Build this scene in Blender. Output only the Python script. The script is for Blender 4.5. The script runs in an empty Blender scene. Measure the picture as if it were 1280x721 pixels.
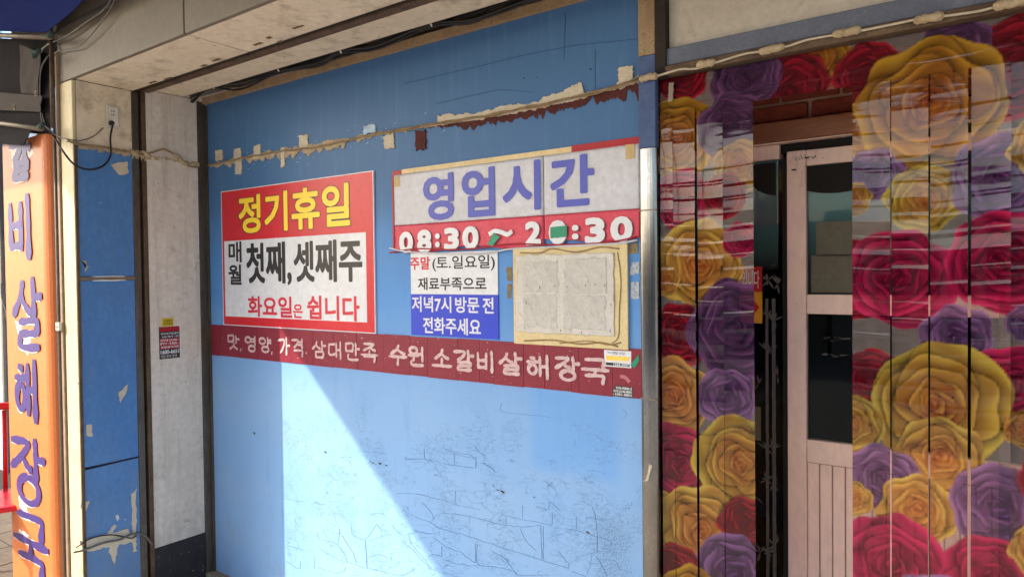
import bpy, math, random
import numpy as np
from mathutils import Vector
R = math.radians
random.seed(7); rng = np.random.default_rng(11)
sc = bpy.context.scene

# ------------------------------------------------------------------ camera
F, YAW, PITCH, ROLL = 870.0, R(35.8), R(-1.11), R(-0.64)      # focal length in photo pixels (photo is 1280 wide)
CAM = np.array([0.0, -2.14, 1.65])
cy, sy = math.cos(YAW), math.sin(YAW)
AX = np.array([-sy*math.cos(PITCH), cy*math.cos(PITCH), math.sin(PITCH)])
RT0 = np.array([cy, sy, 0.0]); UP0 = np.cross(RT0, AX)
RT = math.cos(ROLL)*RT0 + math.sin(ROLL)*UP0
UP = -math.sin(ROLL)*RT0 + math.cos(ROLL)*UP0
cd = bpy.data.cameras.new('camera'); cam = bpy.data.objects.new('camera', cd); sc.collection.objects.link(cam)
from mathutils import Matrix
m = Matrix(((RT[0], UP[0], -AX[0]), (RT[1], UP[1], -AX[1]), (RT[2], UP[2], -AX[2]))).to_4x4()
m.translation = Vector(CAM); cam.matrix_world = m
cd.sensor_width = 36; cd.lens = 36*F/1280; cd.clip_start = .02; cd.clip_end = 500
sc.camera = cam

def ray(px, py): return AX + RT*(px-640)/F - UP*(py-360.5)/F
def onY(px, py, Y=0.0):
    d = ray(px, py); return CAM + d*((Y-CAM[1])/d[1])
def onX(px, py, X=-3.603):
    d = ray(px, py); return CAM + d*((X-CAM[0])/d[0])

# ------------------------------------------------------------------ world, sun, exposure
TO_SUN = Vector((-0.94, -1.0, 0.891)).normalized()
w = bpy.data.worlds.new('World'); sc.world = w; w.use_nodes = True
wn = w.node_tree.nodes; wl = w.node_tree.links
sky = wn.new('ShaderNodeTexSky'); sky.sky_type = 'NISHITA'; sky.sun_disc = False
sky.sun_elevation = math.asin(TO_SUN.z); sky.sun_rotation = math.atan2(TO_SUN.x, TO_SUN.y)
sky.dust_density = 2.5; sky.air_density = 1.0
wn['Background'].inputs['Strength'].default_value = 0.15
wl.new(sky.outputs[0], wn['Background'].inputs[0])
ld = bpy.data.lights.new('sun', 'SUN'); ld.energy = 2.05; ld.angle = R(.5); ld.color = (1, .91, .80)
sun = bpy.data.objects.new('sun', ld); sc.collection.objects.link(sun)
sun.rotation_euler = (-TO_SUN).to_track_quat('-Z', 'Y').to_euler(); sun.location = (-8, -9, 9)
sc.view_settings.view_transform = 'Standard'; sc.view_settings.look = 'None'
sc.view_settings.exposure = 1.84; sc.view_settings.gamma = 1
sc.cycles.max_bounces = 10; sc.cycles.diffuse_bounces = 5; sc.cycles.transparent_max_bounces = 16

# ------------------------------------------------------------------ materials
def hexc(r, g, b):
    f = lambda c: (c/255/12.92) if c/255 <= .04045 else ((c/255+.055)/1.055)**2.4
    return (f(r), f(g), f(b), 1)
_m = {}
def mat(name, c1, c2=None, scale=6, rough=.6, metal=0, bump=.1, bscale=60, dirt=0, dirtc=(.06, .05, .04, 1), chips=0, chipc=(.5, .47, .4, 1), chipscale=14, stretch=(1, 1, 1), spec=.28, coat=0, trans=0, grime=0):
    if name in _m: return _m[name]
    if len(c1) == 3: c1 = (*c1, 1)
    c2 = c2 or tuple(min(1, v*.8) for v in c1[:3])+(1,)
    if len(c2) == 3: c2 = (*c2, 1)
    M = bpy.data.materials.new(name); M.use_nodes = True; n = M.node_tree.nodes; l = M.node_tree.links
    b = n['Principled BSDF']; geo = n.new('ShaderNodeNewGeometry'); mp = n.new('ShaderNodeMapping'); mp.inputs['Scale'].default_value = stretch
    l.new(geo.outputs['Position'], mp.inputs[0])
    def noise(s, d=4, r=.6):
        t = n.new('ShaderNodeTexNoise'); t.inputs['Scale'].default_value = s; t.inputs['Detail'].default_value = d; t.inputs['Roughness'].default_value = r
        l.new(mp.outputs[0], t.inputs['Vector']); return t.outputs[0]
    def ramp(src, a, c):
        t = n.new('ShaderNodeMapRange'); t.inputs[1].default_value = a; t.inputs[2].default_value = c; l.new(src, t.inputs[0]); return t.outputs[0]
    def mix(f, a, c):
        t = n.new('ShaderNodeMix'); t.data_type = 'RGBA'
        for i, v in ((0, f), (6, a), (7, c)):
            if isinstance(v, bpy.types.NodeSocket): l.new(v, t.inputs[i])
            else: t.inputs[i].default_value = v
        return t.outputs[2]
    col = mix(ramp(noise(scale), .3, .7), c1, c2)
    col = mix(ramp(noise(scale*9, 3), .35, .8), col, mix(.12, c2, (.02, .02, .02, 1)))if bump else col
    rt = rough
    if dirt:
        dm = ramp(noise(scale*2.3, 8, .72), .62-.2*dirt, .85-.1*dirt); col = mix(dm, col, dirtc)
    if grime:
        m2 = n.new('ShaderNodeMapping'); m2.inputs['Scale'].default_value = (22, 22, 1.1); l.new(geo.outputs['Position'], m2.inputs[0])
        t2 = n.new('ShaderNodeTexNoise'); t2.inputs['Scale'].default_value = 1; t2.inputs['Detail'].default_value = 7; t2.inputs['Roughness'].default_value = .7; l.new(m2.outputs[0], t2.inputs['Vector'])
        g1 = ramp(t2.outputs[0], .50, .78); sz_ = n.new('ShaderNodeSeparateXYZ'); l.new(geo.outputs['Position'], sz_.inputs[0])
        g2 = ramp(sz_.outputs[2], 1.1, -.1); big = ramp(noise(2.7, 8, .75), .40, .75)
        k1 = n.new('ShaderNodeMath'); k1.operation = 'MULTIPLY'; l.new(g1, k1.inputs[0]); k1.inputs[1].default_value = grime
        k2 = n.new('ShaderNodeMath'); k2.operation = 'MULTIPLY'; l.new(g2, k2.inputs[0]); l.new(big, k2.inputs[1])
        col = mix(k1.outputs[0], col, dirtc); col = mix(k2.outputs[0], col, dirtc)
    if chips:
        cm = ramp(noise(chipscale, 6, .6), .70-.1*chips, .705-.1*chips); col = mix(cm, col, chipc)
    l.new(col, b.inputs['Base Color'])
    b.inputs['Roughness'].default_value = rt; b.inputs['Metallic'].default_value = metal; b.inputs['Specular IOR Level'].default_value = spec
    b.inputs['Coat Weight'].default_value = coat; b.inputs['Coat Roughness'].default_value = .12
    if trans: b.inputs['Transmission Weight'].default_value = trans
    if bump:
        bp = n.new('ShaderNodeBump'); bp.inputs['Strength'].default_value = bump; bp.inputs['Distance'].default_value = .01
        l.new(noise(bscale, 5, .65), bp.inputs['Height']); l.new(bp.outputs[0], b.inputs['Normal'])
    _m[name] = M; return M

BLUE = hexc(84, 134, 192); BLUE2 = hexc(80, 142, 203)
m_cream = mat('cream_painted_panel', hexc(226, 214, 192), hexc(216, 202, 176), 3, .5, bump=.12, bscale=25, grime=.0, dirt=.5, dirtc=hexc(120, 105, 85), chips=.12, chipc=hexc(110, 95, 75), chipscale=30)
m_fascia = mat('grey_fascia_paint', hexc(122, 113, 100), hexc(112, 103, 90), 3, .5, bump=.1, bscale=20, grime=.4, dirt=.4, dirtc=hexc(110, 100, 88))
m_pbeige = mat('pillar_beige_paint', hexc(222, 215, 206), hexc(208, 200, 190), 4, .55, bump=.15, bscale=40, grime=.45, dirt=.18, dirtc=hexc(130, 118, 104), chips=.1, chipc=hexc(70, 62, 55), chipscale=45)
m_pblue = mat('pier_blue_paint', BLUE, hexc(74, 122, 180), 5, .45, bump=.2, bscale=30, grime=.3, dirt=.3, dirtc=hexc(110, 128, 146), chips=.16, chipc=hexc(200, 195, 180), chipscale=16, stretch=(1, 1, .6))
m_dkmetal = mat('weathered_dark_aluminium', hexc(112, 102, 92), hexc(84, 76, 68), 8, .42, .55, bump=.15, dirt=.4, dirtc=hexc(60, 48, 38), stretch=(1, 1, .25))
m_brown = mat('brown_rusty_trim', hexc(112, 92, 72), hexc(80, 62, 48), 10, .6, .1, bump=.3, dirt=.5, dirtc=hexc(45, 34, 26))
m_groove = mat('dark_groove', hexc(52, 44, 38), hexc(34, 28, 24), 10, .7, bump=.3)
m_black = mat('black_base_paint', hexc(52, 50, 52), hexc(38, 36, 38), 10, .55, bump=.5, bscale=50, chips=.3, chipc=hexc(120, 115, 112), chipscale=50)
m_plaster = mat('torn_cream_adhesive', hexc(206, 190, 160), hexc(176, 156, 124), 25, .85, bump=.8, bscale=120, dirt=.5, dirtc=hexc(105, 84, 60))
m_plaster2 = mat('pale_foam_tape_residue', hexc(214, 206, 188), hexc(196, 184, 160), 25, .85, bump=.6, bscale=120, dirt=.25, dirtc=hexc(130, 110, 85))
m_maroonres = mat('maroon_paint_residue', hexc(98, 44, 40), hexc(72, 36, 34), 30, .8, bump=.7, bscale=100)
m_cable_b = mat('black_cable_rubber', hexc(46, 44, 44), hexc(32, 30, 30), 20, .5, bump=.1)
m_cable_g = mat('grey_cable_rubber', hexc(120, 118, 112), hexc(90, 88, 84), 20, .5, bump=.1)
m_cable_c = mat('cream_cable_rubber', hexc(205, 196, 176), hexc(170, 158, 136), 20, .5, bump=.2)
m_maroon = mat('maroon_board_paint', hexc(138, 40, 58), hexc(126, 35, 52), 9, .45, bump=.15, bscale=45, dirt=.12, dirtc=hexc(90, 44, 46), chips=.12, chipc=hexc(190, 140, 140), chipscale=60)
m_letwhite = mat('brushed_white_paint', hexc(224, 206, 204), hexc(196, 160, 162), 45, .6, bump=.4, bscale=160)
m_red = mat('red_sign_print', hexc(208, 42, 54), hexc(200, 38, 50), 4, .35, bump=.05)
m_pink = mat('faded_red_banner_print', hexc(214, 78, 98), hexc(202, 64, 84), 8, .45, bump=.3, bscale=12)
m_redstrip = mat('red_strip_print', hexc(172, 34, 46), hexc(160, 30, 42), 6, .45, bump=.1)
m_white = mat('white_sign_print', hexc(222, 225, 230), hexc(214, 217, 222), 4, .35, bump=.05)
m_banner = mat('dirty_white_banner', hexc(208, 210, 218), hexc(194, 194, 200), 5, .45, bump=.3, bscale=9, dirt=.1, dirtc=hexc(170, 160, 140))
m_yellow = mat('yellow_print', hexc(250, 215, 60), hexc(244, 208, 58), 6, .4, bump=0)
m_kblack = mat('black_print', hexc(38, 36, 38), hexc(46, 44, 46), 6, .4, bump=0)
m_kred = mat('red_print', hexc(204, 48, 66), hexc(198, 46, 62), 6, .4, bump=0)
m_kblue = mat('violet_blue_print', hexc(74, 82, 176), hexc(82, 90, 184), 6, .4, bump=0)
m_kgrey = mat('grey_shadow_print', hexc(120, 70, 76), None, 6, .4, bump=0)
m_signblue = mat('blue_sign_print', hexc(48, 66, 196), hexc(54, 72, 202), 5, .35, bump=.05)
m_green = mat('green_tape', hexc(24, 148, 112), hexc(18, 136, 102), 12, .3, bump=.3)
m_crboard = mat('cream_board_paint', hexc(222, 204, 160), hexc(210, 190, 142), 8, .55, bump=.2, dirt=.2, dirtc=hexc(150, 120, 80))
m_glue = mat('dried_brown_glue', hexc(176, 150, 106), hexc(150, 122, 82), 40, .7, bump=.8, bscale=90)
m_paper = mat('wrinkled_white_paper', hexc(216, 212, 204), hexc(200, 196, 188), 14, .8, bump=.5, bscale=30)
m_paperg = mat('greyer_paper_sheet', hexc(202, 199, 192), hexc(190, 187, 180), 10, .8, bump=.6, bscale=22)
m_tape = mat('yellowed_tape', hexc(206, 184, 134), hexc(186, 160, 108), 30, .5, bump=.2)
m_chrome = mat('polished_steel', (.25, .245, .24), (.17, .165, .16), 20, .17, 1, bump=.06, bscale=9, stretch=(1, 1, .4))
m_postblue = mat('post_blue_paint', hexc(78, 98, 138), hexc(60, 80, 124), 25, .5, bump=.3, chips=.35, chipc=hexc(150, 135, 110), chipscale=30)
m_bluegrey = mat('faded_blue_grey_strip', hexc(104, 110, 124), hexc(88, 94, 112), 12, .5, bump=.3, chips=.35, chipc=hexc(138, 124, 104), chipscale=22)
m_orange = mat('orange_sheet_print', hexc(206, 120, 66), hexc(200, 112, 60), 5, .42, bump=.1, bscale=20, dirt=.06, dirtc=hexc(190, 110, 60))
m_purple = mat('violet_letter_print', hexc(66, 50, 116), hexc(60, 45, 110), 12, .45, bump=.05)
m_halo = mat('peeling_white_backing', hexc(230, 222, 214), hexc(214, 200, 190), 12, .6, bump=.3)
m_tarp = mat('blue_tarpaulin', hexc(18, 36, 104), hexc(16, 32, 94), 3, .8, bump=.5, bscale=6, spec=.05)
m_dktarp = mat('dark_grey_tarpaulin', hexc(44, 40, 44), hexc(36, 33, 36), 4, .8, spec=.05, bump=.5, bscale=8)
m_galv = mat('galvanised_pipe', hexc(140, 130, 118), hexc(118, 110, 98), 20, .5, .4, bump=.1)
m_asphalt = mat('old_concrete_street', (.40, .375, .34), (.33, .31, .28), 3, .9, bump=.6, bscale=150)
m_redpl = mat('red_plastic', hexc(214, 34, 44), hexc(206, 30, 40), 4, .3, bump=.03)
m_door = mat('pink_beige_door_paint', hexc(240, 210, 194), hexc(232, 200, 184), 5, .42, bump=.06, dirt=.08, dirtc=hexc(150, 120, 105), stretch=(1, 1, .4))
m_brick = mat('red_brick', hexc(150, 74, 50), hexc(124, 58, 40), 22, .85, bump=.6, bscale=90)
m_mortar = mat('pale_mortar', hexc(206, 172, 146), hexc(186, 150, 124), 20, .9, bump=.5)
m_wood = mat('brown_wood_trim', hexc(150, 96, 66), hexc(126, 78, 52), 6, .5, bump=.2, stretch=(.3, 1, 3))
m_dark = mat('dark_interior', (.05, .046, .043), (.035, .032, .03), 4, .8, bump=0)
m_teal = mat('pale_teal_reflection', hexc(150, 200, 200), hexc(130, 186, 190), 5, .35, bump=.05)
m_dullblack = mat('dull_black_and_gasket', (.012, .011, .010), None, 20, .8, bump=.4)
m_tan = mat('tan_paper_sheet', hexc(186, 158, 134), hexc(176, 148, 124), 8, .7, bump=.1)
m_etch = mat('etched_bamboo_decal', hexc(92, 88, 84), hexc(76, 72, 70), 20, .6, bump=0)
m_plastic = mat('ivory_plastic', hexc(208, 202, 190), hexc(192, 186, 172), 10, .4, bump=.03)
m_bld = mat('pale_stucco', hexc(214, 206, 192), hexc(200, 190, 174), 2, .8, bump=.2)
m_bld2 = mat('sand_stucco', hexc(190, 170, 146), hexc(176, 154, 130), 2, .8, bump=.2)
m_shut = mat('grey_roller_shutter', hexc(170, 174, 178), hexc(158, 162, 168), 3, .4, .4, bump=.1)
m_win = mat('window_dark_glass', (.03, .04, .05), (.04, .05, .06), 3, .06, bump=0)

def blue_wall_material():
    M = bpy.data.materials.new('old_blue_wall_paint'); M.use_nodes = True; n = M.node_tree.nodes; l = M.node_tree.links; b = n['Principled BSDF']
    g = n.new('ShaderNodeNewGeometry'); sep = n.new('ShaderNodeSeparateXYZ'); l.new(g.outputs['Position'], sep.inputs[0])
    def math_(op, a, c=None, d=None):
        t = n.new('ShaderNodeMath'); t.operation = op
        for i, v in enumerate((a, c, d)):
            if v is None: continue
            if isinstance(v, bpy.types.NodeSocket): l.new(v, t.inputs[i])
            else: t.inputs[i].default_value = v
        return t.outputs[0]
    def mr(src, a, c, lo=0, hi=1):
        t = n.new('ShaderNodeMapRange'); t.interpolation_type = 'SMOOTHSTEP'
        for i, v in ((1, a), (2, c), (3, lo), (4, hi)): t.inputs[i].default_value = v
        l.new(src, t.inputs[0]); return t.outputs[0]
    def mix(f, a, c):
        t = n.new('ShaderNodeMix'); t.data_type = 'RGBA'
        for i, v in ((0, f), (6, a), (7, c)):
            if isinstance(v, bpy.types.NodeSocket): l.new(v, t.inputs[i])
            else: t.inputs[i].default_value = v
        return t.outputs[2]
    def noise(s, d=4, r=.6, stretch=(1, 1, 1), off=0):
        mp = n.new('ShaderNodeMapping'); mp.inputs['Scale'].default_value = stretch; mp.inputs['Location'].default_value = (off, off, off); l.new(g.outputs['Position'], mp.inputs[0])
        t = n.new('ShaderNodeTexNoise'); t.inputs['Scale'].default_value = s; t.inputs['Detail'].default_value = d; t.inputs['Roughness'].default_value = r
        l.new(mp.outputs[0], t.inputs['Vector']); return t.outputs[0]
    X, Z = sep.outputs[0], sep.outputs[2]
    col = mix(mr(noise(2.2, 5), .35, .65), hexc(92, 146, 208), hexc(86, 140, 202))
    top_shade = mr(math_('ADD', Z, math_('MULTIPLY', noise(2.4, 4), .5)), 1.80, 2.38)  # darker towards the top: shade below the overhang painted into the blue
    col = mix(top_shade, col, hexc(70, 108, 152))
    # chalky, weathered paint on the lower wall
    low = mr(math_('ADD', Z, math_('MULTIPLY', noise(3), .25)), 1.75, 1.15)
    col = mix(math_('MULTIPLY', low, .6), col, hexc(148, 184, 222))
    # vertical brushed streaks
    col = mix(math_('MULTIPLY', mr(noise(9, 6, .7, (3, 1, .22)), .5, .75), .15), col, hexc(130, 172, 210))
    col = mix(math_('MULTIPLY', mr(noise(7, 6, .7, (2.2, 1, .3), 5), .52, .8), .25), col, hexc(60, 112, 170))
    col = mix(math_('MULTIPLY', mr(noise(1.3, 6, .65, (1, 1, 1.6), 7), .42, .68), math_('MULTIPLY', low, .32)), col, hexc(150, 178, 208))
    col = mix(math_('MULTIPLY', math_('MULTIPLY', mr(Z, .75, .1), mr(noise(6, 7, .7, (1, 1, .7), 12), .48, .7)), .35), col, hexc(128, 140, 146))
    # sprayed-over rectangle, more saturated
    def box(x0, x1, z0, z1, e=.012):
        w1 = math_('ADD', X, math_('MULTIPLY', math_('SUBTRACT', noise(30), .5), .02)); w2 = math_('ADD', Z, math_('MULTIPLY', math_('SUBTRACT', noise(25, off=3), .5), .02))
        return math_('MULTIPLY', math_('MULTIPLY', mr(w1, x0-e, x0+e), mr(w1, x1+e, x1-e)), math_('MULTIPLY', mr(w2, z0-e, z0+e), mr(w2, z1+e, z1-e)))
    col = mix(math_('MULTIPLY', box(-1.46, -1.10, .93, 1.235, .03), .38), col, hexc(88, 152, 222))
    # speckled grey scuff
    sp = mr(noise(220, 3, .7), .47, .56)
    col = mix(math_('MULTIPLY', math_('MULTIPLY', box(-1.19, -1.055, .40, .80, .05), sp), .55), col, hexc(72, 88, 100))
    # craquelure, denser and finer higher up, coarse below
    def cracks(scl, thr, zlo, zhi, mask_s, lo, st=(1, 1, 2.1)):
        mp = n.new('ShaderNodeMapping'); mp.inputs['Scale'].default_value = st; l.new(g.outputs['Position'], mp.inputs[0])
        ad = n.new('ShaderNodeVectorMath'); ad.operation = 'ADD'; l.new(mp.outputs[0], ad.inputs[0])
        nz = n.new('ShaderNodeTexNoise'); nz.inputs['Scale'].default_value = scl*.9; l.new(mp.outputs[0], nz.inputs['Vector'])
        sc_ = n.new('ShaderNodeVectorMath'); sc_.operation = 'SCALE'; sc_.inputs['Scale'].default_value = .12; l.new(nz.outputs[1], sc_.inputs[0]); l.new(sc_.outputs[0], ad.inputs[1])
        v = n.new('ShaderNodeTexVoronoi'); v.feature = 'DISTANCE_TO_EDGE'; v.inputs['Scale'].default_value = scl; l.new(ad.outputs[0], v.inputs['Vector'])
        line = mr(v.outputs[0], thr, thr*.35)
        zz = math_('MULTIPLY', mr(Z, zhi, zhi-.2), mr(Z, zlo, zlo+.15)) if zlo > 0 else mr(Z, zhi, zhi-.2)
        return math_('MULTIPLY', math_('MULTIPLY', line, zz), mr(noise(mask_s, 3, .6, off=scl), lo, lo+.08))
    c1 = cracks(10, .016, 0, 1.05, 3.0, .47); c2 = cracks(26, .035, .1, 1.22, 4.5, .50)
    cr = math_('MAXIMUM', c1, c2)
    c3 = cracks(17, .022, 0, 1.1, 6, .50, (1, 1, 1.5)); cr = math_('MAXIMUM', cr, c3)
    cr = math_('MULTIPLY', cr, mr(X, -3.02, -2.93))
    col = mix(math_('MULTIPLY', cr, .6), col, hexc(86, 120, 160))
    # scattered tiny chips
    ch = mr(noise(38, 6, .65, (1, 1, 1), 9), .735, .745)
    col = mix(ch, col, hexc(205, 205, 196)); ch2 = mr(noise(45, 5, .6, (1, 1, 1), 2), .745, .75); col = mix(ch2, col, hexc(50, 60, 74))
    l.new(col, b.inputs['Base Color']); b.inputs['Roughness'].default_value = .45; b.inputs['Specular IOR Level'].default_value = .15
    bp = n.new('ShaderNodeBump'); bp.inputs['Strength'].default_value = .35; bp.inputs['Distance'].default_value = .004
    h = math_('SUBTRACT', math_('ADD', math_('MULTIPLY', noise(26, 5, .6, (1, 1, .5)), .5), math_('MULTIPLY', noise(3.2, 2), 1.6)), math_('MULTIPLY', cr, 1.6))
    l.new(h, bp.inputs['Height']); l.new(bp.outputs[0], b.inputs['Normal'])
    return M
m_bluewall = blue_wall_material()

# ------------------------------------------------------------------ builders
def tag(o, label=None, cat=None, group=None, kind=None):
    if label: o['label'] = label
    if cat: o['category'] = cat
    if group: o['group'] = group
    if kind: o['kind'] = kind
    return o
def thing(name, loc, label, cat, group=None):
    o = bpy.data.objects.new(name, None); o.empty_display_size = .05; sc.collection.objects.link(o); o.location = loc
    return tag(o, label, cat, group)
def origin(p):
    v = np.zeros(3)
    while p is not None: v += np.array(p.location); p = p.parent
    return v
def link(name, me, material, parent):
    o = bpy.data.objects.new(name, me); sc.collection.objects.link(o); o.parent = parent
    me.materials.clear(); me.materials.append(material); return o
class MB:
    def __init__(s): s.v = []; s.f = []
    def box(s, x0, x1, y0, y1, z0, z1):
        k = len(s.v); s.v += [(x0, y0, z0), (x1, y0, z0), (x1, y1, z0), (x0, y1, z0), (x0, y0, z1), (x1, y0, z1), (x1, y1, z1), (x0, y1, z1)]
        s.f += [tuple(k+i for i in q) for q in ((0, 3, 2, 1), (4, 5, 6, 7), (0, 1, 5, 4), (1, 2, 6, 5), (2, 3, 7, 6), (3, 0, 4, 7))]; return s
    def hexa(s, lo, hi):                       # two matching 4-point rings
        k = len(s.v); s.v += [tuple(p) for p in lo]+[tuple(p) for p in hi]
        s.f += [(k, k+3, k+2, k+1), (k+4, k+5, k+6, k+7)]+[(k+i, k+(i+1) % 4, k+4+(i+1) % 4, k+4+i) for i in range(4)]; return s
    def prism(s, poly, a, b, axis='Y'):        # poly of (u,v); axis Y: (u,y,v), axis X: (x,u,v), axis Z: (u,v,z)
        n_ = len(poly); k = len(s.v)
        mp = {'Y': lambda u, v, t: (u, t, v), 'X': lambda u, v, t: (t, u, v), 'Z': lambda u, v, t: (u, v, t)}[axis]
        s.v += [mp(u, v, a) for u, v in poly]+[mp(u, v, b) for u, v in poly]
        s.f += [tuple(k+i for i in range(n_)), tuple(k+n_+i for i in reversed(range(n_)))]+[(k+i, k+n_+i, k+n_+(i+1) % n_, k+(i+1) % n_) for i in range(n_)]; return s
    def tube(s, pts, r, n_=8, caps=True):
        P = [np.array(p, float) for p in pts]; k0 = len(s.v); up = np.array([.13, .21, .97]); prev = None
        for i, p in enumerate(P):
            d = P[min(i+1, len(P)-1)]-P[max(i-1, 0)]; d /= (np.linalg.norm(d)+1e-9)
            if prev is None: a = np.cross(d, up if abs(d @ up) < .9 else np.array([1, 0, 0.]))
            else: a = prev-d*(prev @ d)
            a /= np.linalg.norm(a); prev = a; b = np.cross(d, a); rr = r[i] if hasattr(r, '__len__') else r
            s.v += [tuple(p+rr*(math.cos(t)*a+math.sin(t)*b)) for t in np.arange(n_)*2*math.pi/n_]
        for i in range(len(P)-1):
            for j in range(n_):
                a = k0+i*n_+j; b = k0+i*n_+(j+1) % n_; s.f.append((a, b, b+n_, a+n_))
        if caps: s.f += [tuple(k0+j for j in reversed(range(n_))), tuple(k0+(len(P)-1)*n_+j for j in range(n_))]
        return s
    def build(s, name, material, parent=None, smooth=False, bevel=0, seg=2):
        o_ = origin(parent); me = bpy.data.meshes.new(name)
        me.from_pydata([tuple(np.array(v)-o_) for v in s.v], [], s.f); me.update()
        import bmesh
        bm = bmesh.new(); bm.from_mesh(me); bmesh.ops.recalc_face_normals(bm, faces=bm.faces[:]); bm.to_mesh(me); bm.free()
        if smooth: me.shade_smooth()
        o = link(name, me, material, parent)
        if bevel:
            md = o.modifiers.new('bevel', 'BEVEL'); md.width = bevel; md.segments = seg; md.limit_method = 'ANGLE'; md.angle_limit = R(40)
        return o
def copyo(o, parent, loc, rot=None):
    c = o.copy(); sc.collection.objects.link(c); c.parent = parent; c.location = loc
    if rot: c.rotation_euler = rot
    return c
def spline(pts, n_=10):
    P = [np.array(p, float) for p in pts]; P = [2*P[0]-P[1]]+P+[2*P[-1]-P[-2]]; out = []
    for i in range(1, len(P)-2):
        for t in np.arange(n_)/n_:
            a, b, c, d = P[i-1:i+3]; out.append(.5*((2*b)+(c-a)*t+(2*a-5*b+4*c-d)*t*t+(3*b-a-3*c+d)*t**3))
    out.append(P[-2]); return out
def ragged(pts, jit, n_=None, step=.006):      # closed outline roughened by resampling
    out = []
    for i in range(len(pts)):
        a = np.array(pts[i], float); b = np.array(pts[(i+1) % len(pts)], float); L = np.linalg.norm(b-a); k = max(1, int(L/step))
        for j in range(k):
            p = a+(b-a)*j/k; out.append(tuple(p+rng.normal(0, jit, 2)))
    return out
def text(body, u0, u1, v0, v1, w, material, parent, name='lettering', bold=.0, depth=.0004, face='Y', aspect_keep=False):
    cu = bpy.data.curves.new('t', 'FONT'); cu.body = body; cu.offset = 0; cu.resolution_u = 3; cu.extrude = .01
    ob = bpy.data.objects.new('t', cu); sc.collection.objects.link(ob); bpy.context.view_layer.update()
    dg = bpy.context.evaluated_depsgraph_get(); me = bpy.data.meshes.new_from_object(ob.evaluated_get(dg)); bpy.data.objects.remove(ob)
    n_ = len(me.vertices); co = np.empty(n_*3); me.vertices.foreach_get('co', co); co = co.reshape(-1, 3); lo = co.min(0); hi = co.max(0)
    u = u0+(co[:, 0]-lo[0])/(hi[0]-lo[0])*(u1-u0); v = v0+(co[:, 1]-lo[1])/(hi[1]-lo[1])*(v1-v0); t = (co[:, 2]-lo[2])/(hi[2]-lo[2])*depth
    P = np.stack([u, w-t, v], 1) if face == 'Y' else np.stack([w+t, u, v], 1)
    rad = max(0, bold*.9)*(v1-v0)/(hi[1]-lo[1]); og = origin(parent)
    if rad <= 0:
        P -= og; me.vertices.foreach_set('co', P.ravel()); me.update(); me.name = name
        return link(name, me, material, parent)
    # a heavy face: the strokes widened by overlapping copies, each a hair proud of the one before
    fs = [tuple(p.vertices) for p in me.polygons]; V = []; FF = []; cu_, cv_ = (u0+u1)/2, (v0+v1)/2
    sx = 1-2*rad/(u1-u0); sz = 1-2*rad/(v1-v0); uu = cu_+(u-cu_)*sx; vv = cv_+(v-cv_)*sz; K = 8
    for k in range(K):
        a = k*2*math.pi/K+.39; q = uu+rad*max(-1, min(1, 1.3*math.cos(a))); r2 = vv+rad*max(-1, min(1, 1.3*math.sin(a))); tt = t+k*.00003
        Q = np.stack([q, w-tt, r2], 1) if face == 'Y' else np.stack([w+tt, q, r2], 1)
        FF += [tuple(i+len(V) for i in f) for f in fs]; V += (Q-og).tolist()
    bpy.data.meshes.remove(me); me = bpy.data.meshes.new(name); me.from_pydata(V, [], FF); me.update()
    return link(name, me, material, parent)
def ptext(body, xL, xR, yT, yB, Y, material, parent, **k):   # box given at its right edge
    a = onY(xR, yT, Y); b = onY(xR, yB, Y); c = onY(xL, (yT+yB)/2, Y)
    return text(body, c[0], a[0], b[2], a[2], Y, material, parent, **k)

# hand-brushed hangul from strokes
def circ(n_=14, sq=1): return [(.5+.5*math.sin(a), .5-.5*math.cos(a)) for a in np.linspace(-.2, 2*math.pi+.05, n_)]
J = {'G': [[(0, .1), (.5, .04), (.92, .06), (.88, .4), (.6, .8), (.35, 1)]], 'Gb': [[(0, .08), (.5, .02), (.95, .05), (.97, .5), (.93, 1)]],
     'N': [[(.05, 0), (.02, .5), (.1, .92), (.6, .98), (1, .86)]], 'D': [[(.05, .05), (.9, 0)], [(.08, .05), (.03, .55), (.1, .95), (.6, 1), (1, .88)]],
     'L': [[(.02, .08), (.9, 0), (.92, .42)], [(.95, .45), (.05, .5)], [(.06, .52), (.03, .96), (.6, 1), (1, .93)]],
     'M': [[(.04, .02), (.08, .95)], [(.06, .05), (.95, 0), (.92, .98)], [(.08, .97), (.93, .93)]],
     'B': [[(.05, 0), (.1, .97)], [(.9, 0), (.9, 1)], [(.1, .48), (.88, .45)], [(.1, .95), (.9, .92)]],
     'S': [[(.55, 0), (.42, .45), (0, 1)], [(.45, .42), (.7, .72), (1, .93)]],
     'O': [circ()], 'J': [[(.03, .06), (.88, .02), (.55, .5), (0, 1)], [(.52, .5), (.75, .8), (1, .95)]],
     'H': [[(.35, 0), (.66, .03)], [(.03, .27), (.97, .24)], [(.5+.36*x*2-.36, .42+.58*y) for x, y in circ()]],
     'a': [[(.15, 0), (.22, .5), (.2, 1)], [(.22, .47), (1, .44)]], 'ae': [[(.08, .08), (.12, .9)], [(.12, .5), (.78, .47)], [(.8, 0), (.84, 1)]],
     'i': [[(.4, 0), (.5, .5), (.48, 1)]], 'yeo': [[(.85, 0), (.88, 1)], [(0, .32), (.85, .3)], [(0, .62), (.85, .6)]],
     'ya': [[(.12, 0), (.16, 1)], [(.16, .32), (.95, .3)], [(.16, .62), (.95, .6)]], 'eo': [[(.85, 0), (.88, 1)], [(0, .5), (.85, .47)]],
     'o': [[(.5, 0), (.5, .8)], [(0, .95), (1, .9)]], 'u': [[(0, .1), (1, .05)], [(.52, .08), (.5, 1)]]}
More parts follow.
